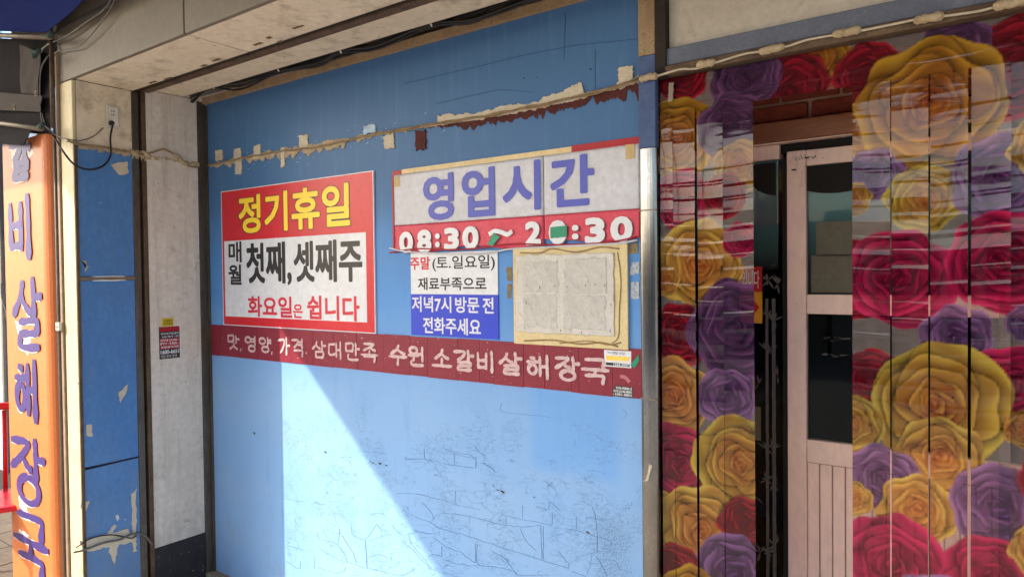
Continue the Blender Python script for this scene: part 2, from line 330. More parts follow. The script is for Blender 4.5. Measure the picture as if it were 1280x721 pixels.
SY = {'맛': [('M', 0, 0, .52, .48), ('a', .66, 0, 1, .55), ('S', .22, .6, .85, 1)], '영': [('O', 0, .05, .45, .42), ('yeo', .48, 0, .9, .55), ('O', .3, .62, .85, 1)],
      '양': [('O', 0, .05, .5, .45), ('ya', .66, 0, 1, .55), ('O', .22, .62, .8, 1)], '가': [('G', 0, .1, .58, .9), ('a', .66, 0, 1, 1)],
      '격': [('G', 0, .05, .55, .5), ('yeo', .52, 0, .9, .55), ('Gb', .2, .66, .9, 1)], '삼': [('S', 0, .05, .58, .48), ('a', .66, 0, 1, .55), ('M', .22, .64, .85, 1)],
      '대': [('D', 0, .15, .5, .8), ('ae', .55, 0, 1, 1)], '만': [('M', 0, .02, .55, .5), ('a', .68, 0, 1, .7), ('N', .18, .68, .9, 1)],
      '족': [('J', .14, 0, .86, .38), ('o', 0, .4, 1, .64), ('Gb', .15, .7, .85, 1)], '수': [('S', .1, 0, .9, .45), ('u', 0, .55, 1, 1)],
      '원': [('O', .08, 0, .55, .36), ('u', 0, .42, .66, .72), ('eo', .6, 0, .95, .74), ('N', .16, .78, .95, 1)], '소': [('S', .15, 0, .85, .55), ('o', 0, .55, 1, 1)],
      '갈': [('G', 0, .04, .58, .5), ('a', .66, 0, 1, .55), ('L', .2, .6, .88, 1)], '비': [('B', 0, .12, .58, .85), ('i', .74, 0, 1, 1)],
      '살': [('S', 0, .05, .6, .52), ('a', .66, 0, 1, .55), ('L', .2, .6, .88, 1)], '해': [('H', 0, .12, .5, .85), ('ae', .55, 0, 1, 1)],
      '장': [('J', 0, .05, .6, .5), ('a', .68, 0, 1, .6), ('O', .22, .6, .82, 1)], '국': [('Gb', .14, 0, .86, .34), ('u', 0, .42, 1, .66), ('Gb', .15, .68, .85, 1)]}
def brush_letter(ch, u0, u1, v0, v1, Y, wd, material, parent, name='letter', grow=0, ystep=.00025, wx=1.0, depth=.0006, dx=0, dz=0):
    mb = MB(); k = 0
    for jm, a, b, c, d in SY[ch]:
        for st in J[jm]:
            pts = [((a+(c-a)*x), (b+(d-b)*y)) for x, y in st]
            pts = [(u0+(u1-u0)*x+dx, v1+(v0-v1)*y+dz) for x, y in pts]
            P = spline(pts, 7); n_ = len(P); Ls = []; Rs = []
            ph = random.random()*6
            for i, p in enumerate(P):
                dd = P[min(i+1, n_-1)]-P[max(i-1, 0)]; dd = dd/(np.linalg.norm(dd)+1e-9); nn = np.array([-dd[1], dd[0]])
                t = i/(n_-1); e = min(1, .5+min(t, 1-t)*9)
                h = (wd/2*(1.12-.3*math.sin(t*3.1+.3)+.1*math.sin(t*13+ph))*e+grow)
                q = p-dd*wd*.35 if i == 0 else (p+dd*wd*.35 if i == n_-1 else p)
                nn = nn*np.array([wx, 1.0])
                Ls.append(q+nn*h+rng.normal(0, wd*.02, 2)); Rs.append(q-nn*h+rng.normal(0, wd*.02, 2))
            y0 = Y-k*ystep; k += 1; base = len(mb.v)
            for q_, (A, B) in enumerate(zip(Ls, Rs)):
                yy = y0-.0009*q_/n_; mb.v += [(A[0], yy-depth, A[1]), (B[0], yy-depth, B[1]), (B[0], yy, B[1]), (A[0], yy, A[1])]
            for i in range(n_-1):
                s = base+4*i; mb.f += [(s, s+1, s+5, s+4), (s+1, s+2, s+6, s+5), (s+2, s+3, s+7, s+6), (s+3, s, s+4, s+7)]
            mb.f += [(base, base+3, base+2, base+1), (base+4*(n_-1), base+4*(n_-1)+1, base+4*(n_-1)+2, base+4*(n_-1)+3)]
    return mb.build(name, material, parent)

XL, XR = -3.603, -1.005           # blue wall from the pier face to the steel post
WT = 2.613; PF = -.673            # wall top; front plane of pier and fascia
# ------------------------------------------------------------------ ground and street
tag(MB().box(-60, 60, -60, 60, -.5, -.12).build('street_ground', m_asphalt), kind='structure')
def paver_material():
    M = bpy.data.materials.new('concrete_pavers'); M.use_nodes = True; n = M.node_tree.nodes; l = M.node_tree.links; b = n['Principled BSDF']
    g = n.new('ShaderNodeNewGeometry'); br = n.new('ShaderNodeTexBrick'); br.inputs['Scale'].default_value = 1; br.inputs['Brick Width'].default_value = .3; br.inputs['Row Height'].default_value = .15
    br.inputs['Mortar Size'].default_value = .006; br.inputs['Color1'].default_value = hexc(194, 182, 164); br.inputs['Color2'].default_value = hexc(180, 168, 150); br.inputs['Mortar'].default_value = hexc(90, 82, 72)
    l.new(g.outputs['Position'], br.inputs['Vector']); l.new(br.outputs[0], b.inputs['Base Color']); b.inputs['Roughness'].default_value = .85
    bp = n.new('ShaderNodeBump'); bp.inputs['Strength'].default_value = .4; l.new(br.outputs[1], bp.inputs['Height']); bp.invert = True; l.new(bp.outputs[0], b.inputs['Normal']); return M
m_pav = paver_material()
tag(MB().box(-14, 8, -3.3, 3.2, -.4, 0).build('pavement', m_pav, bevel=.02), kind='structure')

m_fore = mat('brown_grey_forecourt', hexc(120, 106, 90), hexc(98, 86, 72), 7, .85, bump=.4, dirt=.3)
fc = MB()
tag(MB().box(-13.9, -4.42, -3.2, .14, .0005, .006).build('forecourt', mat('forecourt_joint', hexc(60, 52, 44), None, 9, .9)), kind='structure')
tt = None; fo = bpy.data.objects['forecourt']
for ix in range(9):
    for iy in range(10):
        if tt is None: tt = MB().box(-4.72, -4.43, -3.19, -2.9, .0065, .012).build('tile', m_fore, fo)
        else: copyo(tt, fo, (-.30*ix+random.uniform(-.002, .002), .30*iy+random.uniform(-.002, .002), random.uniform(-.001, .001)))

# ------------------------------------------------------------------ blue wall
wall = thing('blue_wall', (-2.3, 0, 0), 'cracked sky-blue painted shopfront wall behind the Korean signs', 'wall')
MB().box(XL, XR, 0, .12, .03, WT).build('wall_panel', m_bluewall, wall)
MB().box(XL-.02, XR+.02, -.05, .06, -.02, .03).build('base_sill', mat('sill_paint', hexc(176, 160, 136), hexc(150, 132, 108), 9, .7, bump=.4, dirt=.4), wall, bevel=.003)
MB().box(XL-.0, -1.0, -.022, -.002, WT-.012, WT+.022).build('top_trim', mat('cream_brown_trim', hexc(176, 150, 116), hexc(146, 118, 88), 8, .6, bump=.3, dirt=.35), wall)
MB().box(-3.66, XL-.001, -.05, -.002, .03, WT).build('corner_trim', m_dkmetal, wall, bevel=.002)
MB().box(XL+.002, XL+.014, -.012, -.001, .03, WT-.02).build('edge_bead', m_dkmetal, wall)
# thin sheet joints on the upper wall
mj = mat('thin_paint_seam', hexc(52, 88, 130), None, 6, .7, bump=0)
jn = MB()
def ribbon(mb, pts, w, y=-.0012, t=.0012):    # one continuous strip, mitred at its joints
    P = [np.array(p, float)[:2] for p in pts]; n_ = len(P); k = len(mb.v)
    for i, p in enumerate(P):
        d = P[min(i+1, n_-1)]-P[max(i-1, 0)]; d = d/(np.linalg.norm(d)+1e-9); nn = np.array([-d[1], d[0]])*w/2
        a, b = p-nn, p+nn; mb.v += [(a[0], y, a[1]), (b[0], y, b[1]), (b[0], y+t-.0001, b[1]), (a[0], y+t-.0001, a[1])]
    for i in range(n_-1):
        s_ = k+4*i; mb.f += [(s_, s_+1, s_+5, s_+4), (s_+1, s_+2, s_+6, s_+5), (s_+2, s_+3, s_+7, s_+6), (s_+3, s_, s_+4, s_+7)]
    e_ = k+4*(n_-1); mb.f += [(k, k+3, k+2, k+1), (e_, e_+1, e_+2, e_+3)]
def W2(px, py): p = onY(px, py); return (p[0], p[2])
for pl in ([(505, 105), (600, 83), (660, 68), (720, 57), (798, 49)], [(705, 75), (707, 15)], [(744, 112), (744, 62)], [(545, 130), (625, 112), (668, 116)]):
    ribbon(jn, [W2(*p) for p in pl], .0022)
jn.build('sheet_seam', mj, wall)
# hand-traced long cracks in the lower coat
cr = MB()
A = lambda L: [(500+x/4, 560+y/4) for x, y in L]
B_ = lambda L: [(240+x/4.267, 560+y/4.267) for x, y in L]
CR = [A(q) for q in ([(215, 0), (300, 35), (380, 52)], [(35, 50), (130, 55), (240, 80), (350, 95)], [(120, 0), (124, 55)], [(272, 25), (272, 80)], [(382, 40), (378, 100)],
    [(400, 70), (450, 90), (480, 120), (500, 98)], [(80, 225), (180, 250), (300, 285), (400, 305)], [(278, 215), (274, 275)], [(270, 215), (330, 212)], [(155, 370), (180, 335), (230, 325), (320, 335), (420, 358), (530, 383), (600, 392), (700, 386)],
    [(510, 332), (600, 352), (760, 383)], [(530, 345), (530, 385)], [(613, 285), (615, 350)], [(762, 315), (762, 380)], [(683, 292), (740, 305), (750, 270), (800, 310)], [(830, 400), (900, 415), (980, 440), (1060, 462)],
    [(960, 290), (978, 345), (985, 440), (985, 520)], [(945, 343), (1035, 357), (1105, 325)], [(882, 340), (885, 405)], [(75, 340), (155, 372), (205, 402), (330, 435), (450, 475), (560, 510), (700, 555), (840, 598)],
    [(845, 598), (850, 575), (900, 540), (1000, 515), (1050, 490), (1058, 462)], [(705, 385), (710, 555)], [(716, 385), (718, 555)], [(795, 512), (820, 550), (848, 578)], [(600, 400), (630, 460), (680, 510)],
    [(175, 450), (230, 490), (300, 520), (375, 570)], [(378, 475), (376, 570)], [(387, 475), (388, 575), (470, 592), (560, 610)], [(465, 515), (530, 555), (560, 600), (600, 632), (740, 632)],
    [(215, 555), (300, 578), (375, 587), (400, 580)], [(210, 490), (208, 540)], [(60, 405), (130, 425), (200, 420)], [(130, 560), (160, 530), (210, 540)], [(960, 530), (945, 600), (925, 644)], [(985, 540), (1040, 644)],
    [(1000, 550), (1080, 565), (1100, 600), (1160, 620)], [(140, 600), (300, 640)], [(860, 610), (930, 640)], [(110, 270), (150, 310), (170, 350)], [(45, 430), (60, 480), (130, 560), (142, 600)])]
CR += [B_(q) for q in ([(650, 285), (710, 300)], [(670, 450), (680, 485), (760, 500), (810, 560), (830, 610)], [(510, 515), (600, 545)], [(685, 535), (760, 580), (840, 610), (930, 640)], [(850, 410), (860, 460), (925, 480), (985, 405)],
    [(925, 485), (935, 640)], [(665, 630), (740, 660), (800, 660), (820, 630)], [(985, 405), (1020, 440)], [(945, 490), (1020, 465), (1080, 450)], [(950, 640), (1050, 665), (1130, 672), (1190, 640)], [(1180, 435), (1280, 455)],
    [(1120, 500), (1180, 540), (1220, 590), (1280, 640)], [(1065, 405), (1120, 460), (1180, 450)], [(790, 430), (780, 510)], [(940, 580), (1000, 565), (1040, 580)], [(870, 15), (980, 20), (1040, 32)], [(945, 355), (1000, 345), (1030, 355)],
    [(1095, 240), (1150, 240), (1270, 255)], [(1240, 0), (1243, 55), (1280, 65)], [(1145, 40), (1145, 60), (1240, 55)], [(655, 570), (655, 640)], [(500, 600), (570, 640), (580, 600)], [(490, 265), (600, 285)], [(800, 460), (860, 560), (880, 610)])]
CR += [[(560+x/4.004, 440+y/4.004) for x, y in q] for q in ([(270, 255), (270, 295), (390, 312), (515, 325)], [(0, 488), (90, 508), (140, 530)], [(0, 560), (130, 578)], [(140, 530), (140, 580)], [(135, 470), (160, 500), (185, 515)],
    [(180, 555), (220, 580), (260, 570)], [(0, 435), (30, 440)], [(610, 365), (670, 365)], [(640, 440), (632, 470)], [(60, 378), (100, 378)], [(480, 640), (540, 685)], [(720, 590), (790, 605)], [(870, 280), (895, 310), (860, 340)])]
for i, q in enumerate(CR):
    P = spline([np.array(W2(*p)) for p in q], 5)
    P = [p+rng.normal(0, .0011, 2) for p in P]
    ribbon(cr, P, random.choice((.0006, .0009, .0013)), -.0012-.00001*i, .0011)
o = cr.build('paint_cracks', mat('crack_line_blue', hexc(84, 116, 158), hexc(124, 158, 198), 30, .8, bump=0), wall); o['kind'] = 'stuff'
# deep chips
ch = MB()
for px, py, s in ((407, 565, .011), (428, 571, .004), (438, 571, .005), (318, 541, .012), (622, 612, .007), (628, 614, .012), (617, 607, .004), (668, 621, .005), (466, 578, .008), (475, 579, .010), (483, 581, .007), (462, 577, .004), (735, 665, .009), (655, 98, .006), (738, 87, .007), (671, 97, .004)):
    x, z = W2(px, py); ch.prism(ragged([(x-s, z+s*.2), (x-s*.2, z+s*.4), (x+s, z-s*.1), (x+s*.2, z-s*.45)], s*.08, step=s*.5), -.0016, -.0002)
ch.build('paint_chips', mat('chipped_dark_hole', hexc(52, 52, 44), hexc(70, 64, 40), 40, .9, bump=.3), wall)
# torn adhesive strip that carries the long cable
cpx = [(250, 210), (300, 199), (350, 190), (400, 184), (470, 168), (545, 155), (600, 147), (640, 139), (700, 127), (740, 117), (780, 107), (800, 98)]
cw = np.array([W2(*p) for p in cpx])
def cz(x): return np.interp(x, cw[:, 0], cw[:, 1])
def strip(xa, xb, up, dn, jit, y0, y1, name, material, n_=150, parent=None):
    xs = np.linspace(xa, xb, n_); nz = np.convolve(rng.normal(0, 1, n_+8), np.ones(5)/5, 'valid')[:n_]; nz2 = np.convolve(rng.normal(0, 1, n_+8), np.ones(3)/3, 'valid')[:n_]
    U = np.maximum(.001, np.interp(xs, *zip(*up))*(1+nz*jit)); D = np.maximum(.001, np.interp(xs, *zip(*dn))*(1+nz2*jit))
    top = [(x, cz(x)+u) for x, u in zip(xs, U)]; bot = [(x, cz(x)-d) for x, d in zip(xs, D)]
    mb = MB()
    for i in range(n_-1): mb.prism([top[i], top[i+1], bot[i+1], bot[i]], y0, y1)
    import bmesh
    o = mb.build(name, material, parent); bm = bmesh.new(); bm.from_mesh(o.data); bmesh.ops.remove_doubles(bm, verts=bm.verts[:], dist=1e-6)
    dead = [f for f in bm.faces if abs(f.normal.x) > .7 and sum(1 for e in f.edges if len(e.link_faces) > 2) >= 2]
    bmesh.ops.delete(bm, geom=dead, context='FACES_ONLY'); bmesh.ops.recalc_face_normals(bm, faces=bm.faces[:]); bm.to_mesh(o.data); bm.free(); return o
resi = thing('torn_adhesive_strip', (-2.3, 0, 2.2), 'ragged cream adhesive line running across the blue wall above the signs', 'adhesive residue')
xv = lambda px: W2(px, 150)[0]
strip(xv(536), xv(800), [(xv(536), .001), (xv(800), .001)], [(xv(536), .012), (xv(600), .034), (xv(640), .03), (xv(700), .036), (xv(760), .034), (xv(800), .05)], .45, -.0022, -.0003, 'maroon_backing', m_maroonres, 170, resi)
strip(xv(253), xv(478), [(xv(253), .006), (xv(300), .01), (xv(400), .016), (xv(478), .006)], [(xv(253), .012), (xv(350), .022), (xv(430), .018), (xv(478), .004)], .9, -.004, -.0003, 'residue_left', m_plaster, 170, resi)
strip(xv(478), xv(548), [(xv(478), .004), (xv(548), .003)], [(xv(478), .006), (xv(548), .008)], .8, -.004, -.0003, 'residue_middle', m_plaster, 60, resi)
strip(xv(548), xv(735), [(xv(548), .03), (xv(590), .02), (xv(625), .028), (xv(640), .018), (xv(665), .012), (xv(690), .03), (xv(728), .036), (xv(731), .006), (xv(735), .004)], [(xv(548), .008), (xv(735), .012)], .35, -.006, -.0003, 'residue_right', m_plaster2, 150, resi)
strip(xv(735), xv(800), [(xv(735), .006), (xv(772), .004), (xv(800), .010)], [(xv(735), .004), (xv(772), .008), (xv(800), .02)], .5, -.005, -.0003, 'residue_end', m_plaster, 50, resi)
for px0, px1, pt, pb, k in ((270, 279, 189, 200, 0), (293, 302, 187, 199, 0), (295, 303, 203, 217, 0), (318, 327, 183, 197, 0), (375, 386, 170, 184, 0), (481, 493, 170, 185, 0), (520, 533, 165, 187, 1), (773, 792, 86, 106, 0), (352, 357, 185, 208, 0), (455, 470, 158, 166, 2)):
    a = W2(px0, pt); b = W2(px1, pb)
    MB().prism(ragged([(a[0], b[1]), (b[0], b[1]), (b[0], a[1]), (a[0], a[1])], .0026, step=.006), -.0052-.0001*px0/100, -.0004).build('tape_stub', [m_plaster2, m_maroonres, mat('pale_blue_scuff', hexc(190, 208, 222), hexc(160, 190, 216), 60, .7, bump=.3)][k], resi)
# scuffs where paint came off around the line
sf = MB()
for i in range(120):
    px = random.gauss(0, 1)*38+random.choice((300, 380, 455, 500, 560, 350)); px = min(790, max(256, px)); py = np.interp(px, [p[0] for p in cpx], [p[1] for p in cpx])+random.gauss(0, 9)
    x, z = W2(px, py); s = random.uniform(.002, .007); a = random.uniform(-.3, .3)
    sf.prism([(x-s*1.4, z-a*s), (x, z+s*.25), (x+s*1.4, z+a*s), (x, z-s*.25)], -.0012-.00001*i, -.0002)
o = sf.build('pale_scuffs', mat('pale_blue_scuff', (1, 1, 1, 1)), resi); o['kind'] = 'stuff'
# the long cable itself
cb = thing('long_wall_cable', (-2.3, 0, 2.25), 'cream painted cable crossing the blue wall along the torn adhesive line', 'cable')
P = [(x, -.010-.003*math.sin(i*1.7), cz(x)+.002*math.sin(i*2.1)) for i, x in enumerate(np.linspace(XL+.02, XR, 60))]
MB().tube(P, .0042, 8).build('cable_run', mat('dirty_tan_cable', hexc(170, 148, 116), hexc(128, 104, 78), 40, .7, bump=.5, dirt=.4), cb, smooth=True)
P2 = [(x, -.015, cz(x)-.006+.004*math.sin(i*.9)) for i, x in enumerate(np.linspace(-2.2, XR, 40))]
MB().tube(P2, .0025, 6).build('thin_wire', mat('dirty_tan_cable', (1, 1, 1, 1)), cb, smooth=True)

# ------------------------------------------------------------------ soffit and fascia
zs = 2.598
box_ = thing('overhead_fascia', (-2.3, PF, zs), 'cream and grey boxed fascia hanging over the shopfront', 'fascia')
xj = onY(230, 40, PF)[0]
for a, b in ((XL-.14, xj-.004), (xj+.004, .4), (.408, 2.6)):
    MB().box(a, b, PF, PF+.02, zs, 3.4).build('front_panel', m_fascia, box_, bevel=.003)
    MB().box(a if a > XL else XL, b, PF+.021, -.392, zs-.001, zs+.018).build('soffit_panel', m_cream, box_, bevel=.002)
MB().box(XL-.13, 2.6, PF+.012, -.40, zs+.02, zs+.03).build('joint_backing', m_groove, box_)
MB().box(XL-.05, 2.6, -.392, -.352, zs+.012, zs+.05).build('dark_gap', m_groove, box_)
MB().box(XL-.02, 2.6, -.35, -.31, zs+.004, zs+.05).build('rusty_strip', m_brown, box_, bevel=.003)
MB().box(XL-.05, 2.6, -.31, -.13, zs+.022, zs+.05).build('inner_soffit', m_cream, box_)
MB().box(XL-.05, 2.6, -.13, -.0, zs+.055, zs+.08).build('cable_trough', m_brown, box_)
MB().box(XL-.05, 2.6, -.134, -.126, zs+.0225, zs+.055).build('trough_lip', m_brown, box_)
for px, py, s in ((372, 34, .02), (336, 47, .008), (322, 55, .018), (270, 75, .02), (255, 82, .014), (210, 98, .022), (190, 103, .02), (350, 52, .01)):
    d = ray(px, py); t = (zs-CAM[2])/d[2]; q = CAM+d*t
    MB().prism(ragged([(q[0]-s*1.5, q[1]-.006), (q[0]+s*1.5, q[1]-.008), (q[0]+s*1.7, q[1]+.006), (q[0]-s*1.2, q[1]+.008)], .0018, step=.01), zs-.0022, zs-.0005, 'Z').build('flaked_paint', mat('olive_brown_patch', hexc(128, 116, 84), hexc(100, 80, 52), 30, .8, bump=.3), box_)

# upper storey of the building, above the fascia
up = thing('upper_facade', (-1, 0, 3.4), 'plain upper storey wall above the fascia, mostly out of view', 'building')
MB().box(-4.6, 4, PF+.03, 3, 3.4, 6.2).build('wall', m_bld2, up)
for x in (-3.2, -.8, 1.6):
    f_ = MB().box(x-.6, x+.6, PF-.02, PF+.028, 4.3, 5.5).build('window', m_shut, up); MB().box(x-.54, x+.54, PF-.024, PF-.0205, 4.36, 5.44).build('pane', m_win, f_)
MB().box(-4.6, 4, PF+.1, 3, 2.8, 3.398).build('slab', m_bld2, up)

# canopy over the pavement: casts the shade, its left edge gives the slanting sunlight boundary on the wall
def cloth_material(name, c, tr):
    M = bpy.data.materials.new(name); M.use_nodes = True; n = M.node_tree.nodes; l = M.node_tree.links; n.remove(n['Principled BSDF'])
    d = n.new('ShaderNodeBsdfDiffuse'); t = n.new('ShaderNodeBsdfTranslucent'); mx = n.new('ShaderNodeMixShader'); mx.inputs[0].default_value = tr
    nz = n.new('ShaderNodeTexNoise'); nz.inputs['Scale'].default_value = 2; cr_ = n.new('ShaderNodeMix'); cr_.data_type = 'RGBA'; cr_.inputs[6].default_value = c; cr_.inputs[7].default_value = tuple(v*.85 for v in c[:3])+(1,)
    l.new(nz.outputs[0], cr_.inputs[0]); l.new(cr_.outputs[2], d.inputs[0]); l.new(cr_.outputs[2], t.inputs[0]); l.new(d.outputs[0], mx.inputs[1]); l.new(t.outputs[0], mx.inputs[2]); l.new(mx.outputs[0], n['Material Output'].inputs[0]); return M
m_canvas = cloth_material('white_canvas', (.42, .42, .42, 1), .35)
CZ = 3.65; CX = -5.338
can = thing('street_canopy', (-1, -2.5, CZ), 'white translucent canvas canopy over the pavement, out of view above', 'canopy')
MB().box(CX, 3.2, -4.55, -.68, CZ, CZ+.004).build('canvas', m_canvas, can)
MB().box(CX, 3.2, -4.56, -4.55, 3.05, CZ).build('valance', m_canvas, can)
nbw = thing('added_shade_awning', (-6, -1.3, 3.5), 'flat blue tarpaulin cover added out of view to keep sun off the top left corner', 'awning')  # unseen cover, added to block the sun above the visible tarp
MB().box(-9, -3.95, -2.2, -.45, 3.5, 3.51).build('cover', m_tarp, nbw)
MB().tube([(-9, -2.2, 3.49), (-3.95, -2.2, 3.49)], .018).build('front_bar', m_galv, nbw, smooth=True)
for y in (-4.52, -2.6, -.72): MB().tube([(CX, y, CZ+.03), (3.2, y, CZ+.03)], .02).build('rail', m_galv, can, smooth=True)
for x in (CX+.03, -2.5, .3, 3.1): MB().tube([(x, -4.52, CZ-.01), (x, -.7, CZ+.06)], .02).build('rafter', m_galv, can, smooth=True)
for x in (-2.5, 3.1): MB().tube([(x, -4.5, -.12), (x, -4.5, CZ-.02)], .03).build('post', m_galv, can, smooth=True)

# ------------------------------------------------------------------ left pier (its right-hand face)
pier = thing('corner_pier', (XL, -.35, 0), 'narrow pier left of the signs with blue panels, beige pillar face and black foot', 'pillar')
zb = onX(125, 186)[2]; zm = 1.655
xin = XL-.10
MB().box(xin, XL, -.655, -.402, zb+.002, zs-.004).build('cream_top_panel', m_cream, pier)
MB().box(xin, XL-.002, -.655, -.402, zm+.011, zb).build('upper_blue_panel', m_pblue, pier)
MB().box(xin, XL-.002, -.655, -.402, .752, zm-.011).build('middle_blue_panel', m_pblue, pier)
MB().box(xin, XL-.002, -.655, -.402, .0, .744).build('lower_blue_panel', m_pblue, pier)
MB().box(xin, XL+.004, -.655, -.402, zm-.009, zm+.009).build('cross_rail', m_galv, pier, bevel=.002)
MB().tube([(XL+.0, -.655, .742), (XL+.0, -.402, .748)], .003, 6).build('thin_wire', m_groove, pier)
MB().box(xin, XL+.002, -.401, -.368, 0, zs-.004).build('metal_profile', m_dkmetal, pier, bevel=.002)
MB().box(xin, XL-.03, -.367, -.353, 0, zs+.02).build('dark_groove', m_groove, pier)
MB().box(xin, XL+.001, -.352, -.330, 0, zs+.012).build('rusty_edge', m_brown, pier, bevel=.002)
MB().box(xin, XL-.001, -.3295, -.052, .255, zs+.02).build('beige_face', m_pbeige, pier, bevel=.004)
MB().box(xin, XL, -.3295, -.052, 0, .252).build('black_foot', m_black, pier, bevel=.004)
# torn paper and plaster bits on the pier
tbi = 0
def onx(px, py): p = onX(px, py); return (p[1], p[2])
for pts in ([(108, 531), (114, 530), (116, 546), (108, 544)], [(148, 491), (160, 480), (158, 490), (150, 503)], [(100, 628), (112, 626), (106, 640), (101, 636)], [(146, 656), (134, 680), (134, 665), (143, 655)],
            [(138, 672), (150, 672), (143, 705), (136, 690)], [(100, 676), (160, 660), (168, 676), (104, 690)], [(108, 336-10), (102, 325), (110, 333), (106, 340)], [(140, 205), (160, 202), (160, 216), (150, 220), (138, 206)], [(164, 618), (170, 610), (170, 688), (166, 690)], [(97, 478), (103, 478), (100, 484)]):
    MB().prism(ragged([onx(*p) for p in pts], .002, step=.012), XL-.0015, XL+.0012+.0002*tbi, 'X').build('torn_paper', m_plaster2, pier); tbi += 1
pr = MB()
for y0, y1, z, h in ((-.65, -.40, zb, .014), (-.40, -.33, zb+.0, .02), (-.33, -.05, 2.275, .008)):
    for k in range(14):
        a = y0+(y1-y0)*k/14; b = a+(y1-y0)/14*1.15; hh = h*random.uniform(.3, 1.5); zz = z+random.uniform(-.006, .006)
        pr.prism(ragged([(a, zz-hh), (b, zz-hh), (b, zz+hh*.7), (a, zz+hh*.7)], .0015, step=.008), XL-.0008, XL+.003+.0002*k, 'X')
pr.build('crumbled_paint_line', m_plaster, pier)
MB().box(-3.734, XL-.001, PF, -.657, 0, zs-.004).build('cream_corner_strip', mat('cream_metal_strip', hexc(214, 200, 160), hexc(200, 184, 142), 6, .45, bump=.15, dirt=.2, dirtc=hexc(120, 100, 70), stretch=(1, 1, .4)), pier, bevel=.004)
MB().box(XL-.001, XL+.004, PF+.003, -.656, 0, zs-.3).build('worn_edge', m_brown, pier)
MB().box(-3.76, -3.736, PF-.01, -.62, .0, 2.75).build('side_strip', mat('greige_strip', hexc(160, 140, 118), hexc(130, 108, 88), 8, .6, bump=.3, dirt=.3, stretch=(1, 1, .3)), pier, bevel=.003)
# cable that crosses the pier high up, and one at the foot
pc = thing('pier_cable', (XL, -.35, 2.28), 'thin cream cable crossing the pier at the top of its blue panels', 'cable')
pts = [onX(px, py, XL+.012) for px, py in ((84, 176), (100, 181), (130, 184), (160, 190), (175, 193), (190, 191), (205, 187), (222, 196), (235, 207), (246, 209))]
MB().tube(spline(pts, 5), .005, 8).build('cable_run', mat('dirty_tan_cable', (1, 1, 1, 1)), pc, smooth=True)
for px, py in ((168, 192), (183, 193), (222, 196), (229, 203)):
    q = onX(px, py, XL+.010); MB().tube(spline([q+np.array((0, -.02, .012)), q, q+np.array((0, .02, -.012))], 3), [.007, .010, .012, .011, .012, .010, .007], 7).build('mortar_lump', m_plaster, pc, smooth=True)
pc = thing('foot_cable', (XL, -.5, .35), 'dirty cable stuck across the foot of the lower blue panel', 'cable')
pts = [onX(px, py, XL+.012) for px, py in ((92, 690), (105, 687), (130, 678), (150, 674), (165, 667), (180, 668), (190, 680))]
MB().tube(spline(pts, 5), .005, 8).build('cable_run', m_cable_g, pc, smooth=True)
pts = [onX(px, py, XL+.010) for px, py in ((95, 684), (115, 672), (140, 668), (165, 672), (172, 664))]
MB().tube(spline(pts, 5), .003, 8).build('thin_wire', m_groove, pc, smooth=True)

# socket and its black lead
so = thing('wall_socket', (XL, -.48, 2.28), 'ivory power socket with a black plug on the cream panel of the pier', 'socket')
a = onX(131, 131); b = onX(148, 162)
MB().box(XL, XL+.016, a[1], b[1], b[2], a[2]).build('socket_plate', m_plastic, so, bevel=.006, seg=3)
MB().box(XL+.016, XL+.02, a[1]+.012, b[1]-.008, b[2]+.012, a[2]-.012).build('socket_face', mat('white_plastic', hexc(222, 218, 208), None, 8, .35, bump=0), so, bevel=.002)
hs = MB()
for dz in (.06, .078): 
    for dy in (.02, .03): hs.box(XL+.0195, XL+.0208, a[1]+dy, a[1]+dy+.005, b[2]+dz, b[2]+dz+.006)
hs.build('pin_hole', m_dullblack, so)
q = onX(140, 154, XL+.03)
MB().tube([q+np.array((-.008, 0, 0)), q, q+np.array((.01, -.008, -.004))], [.013, .012, .008], 10).build('plug', m_cable_b, so, smooth=True)
ld_ = thing('black_power_lead', (XL, -.55, 2.1), 'black power lead drooping in a loop from the socket to the pier corner', 'cable')
pts = [onX(px, py, XL+.03) for px, py in ((141, 156), (138, 172), (138, 195), (128, 208), (110, 212), (92, 205), (78, 188))]+[onY(px, py, PF-.02) for px, py in ((68, 172), (58, 158), (53, 140))]
MB().tube(spline(pts, 6), .0045, 8).build('lead', m_cable_b, ld_, smooth=True)
ld_ = thing('grey_looped_lead', (XL, -.55, 2.2), 'thin grey lead sagging from under the socket to the awning corner', 'cable')
pts = [onX(px, py, XL+.02) for px, py in ((129, 160), (118, 170), (100, 176), (84, 174))]+[onY(px, py, PF-.025) for px, py in ((70, 169), (60, 160), (52, 150), (50, 110), (52, 85), (60, 70))]
MB().tube(spline(pts, 6), .003, 8).build('lead', m_cable_g, ld_, smooth=True)
# wires over the grey fascia
for nm, lab, pl, r_, mm in (('grey_service_wire', 'thicker grey wire rising across the grey fascia from the awning corner', [(50, 64), (62, 55), (84, 45), (108, 28), (128, 14), (142, -4), (150, -16)], .0045, m_cable_g),
                        ('thin_service_wire', 'thin pale wire looping under the thicker grey one on the fascia', [(60, 70), (78, 63), (95, 60), (112, 46), (128, 26), (140, 8), (146, -12)], .003, m_cable_g),
                        ('dark_service_wire', 'dark wire highest on the fascia beside the blue tarpaulin', [(52, 66), (70, 40), (90, 27), (120, 12), (150, -4), (160, -14)], .0035, m_cable_b)):
    t_ = thing(nm, (-3.6, PF-.02, 2.6), lab, 'wire'); MB().tube(spline([onY(px, py, PF-.02-.002*i) for i, (px, py) in enumerate(pl)], 6), r_, 8).build('wire', mm, t_, smooth=True)

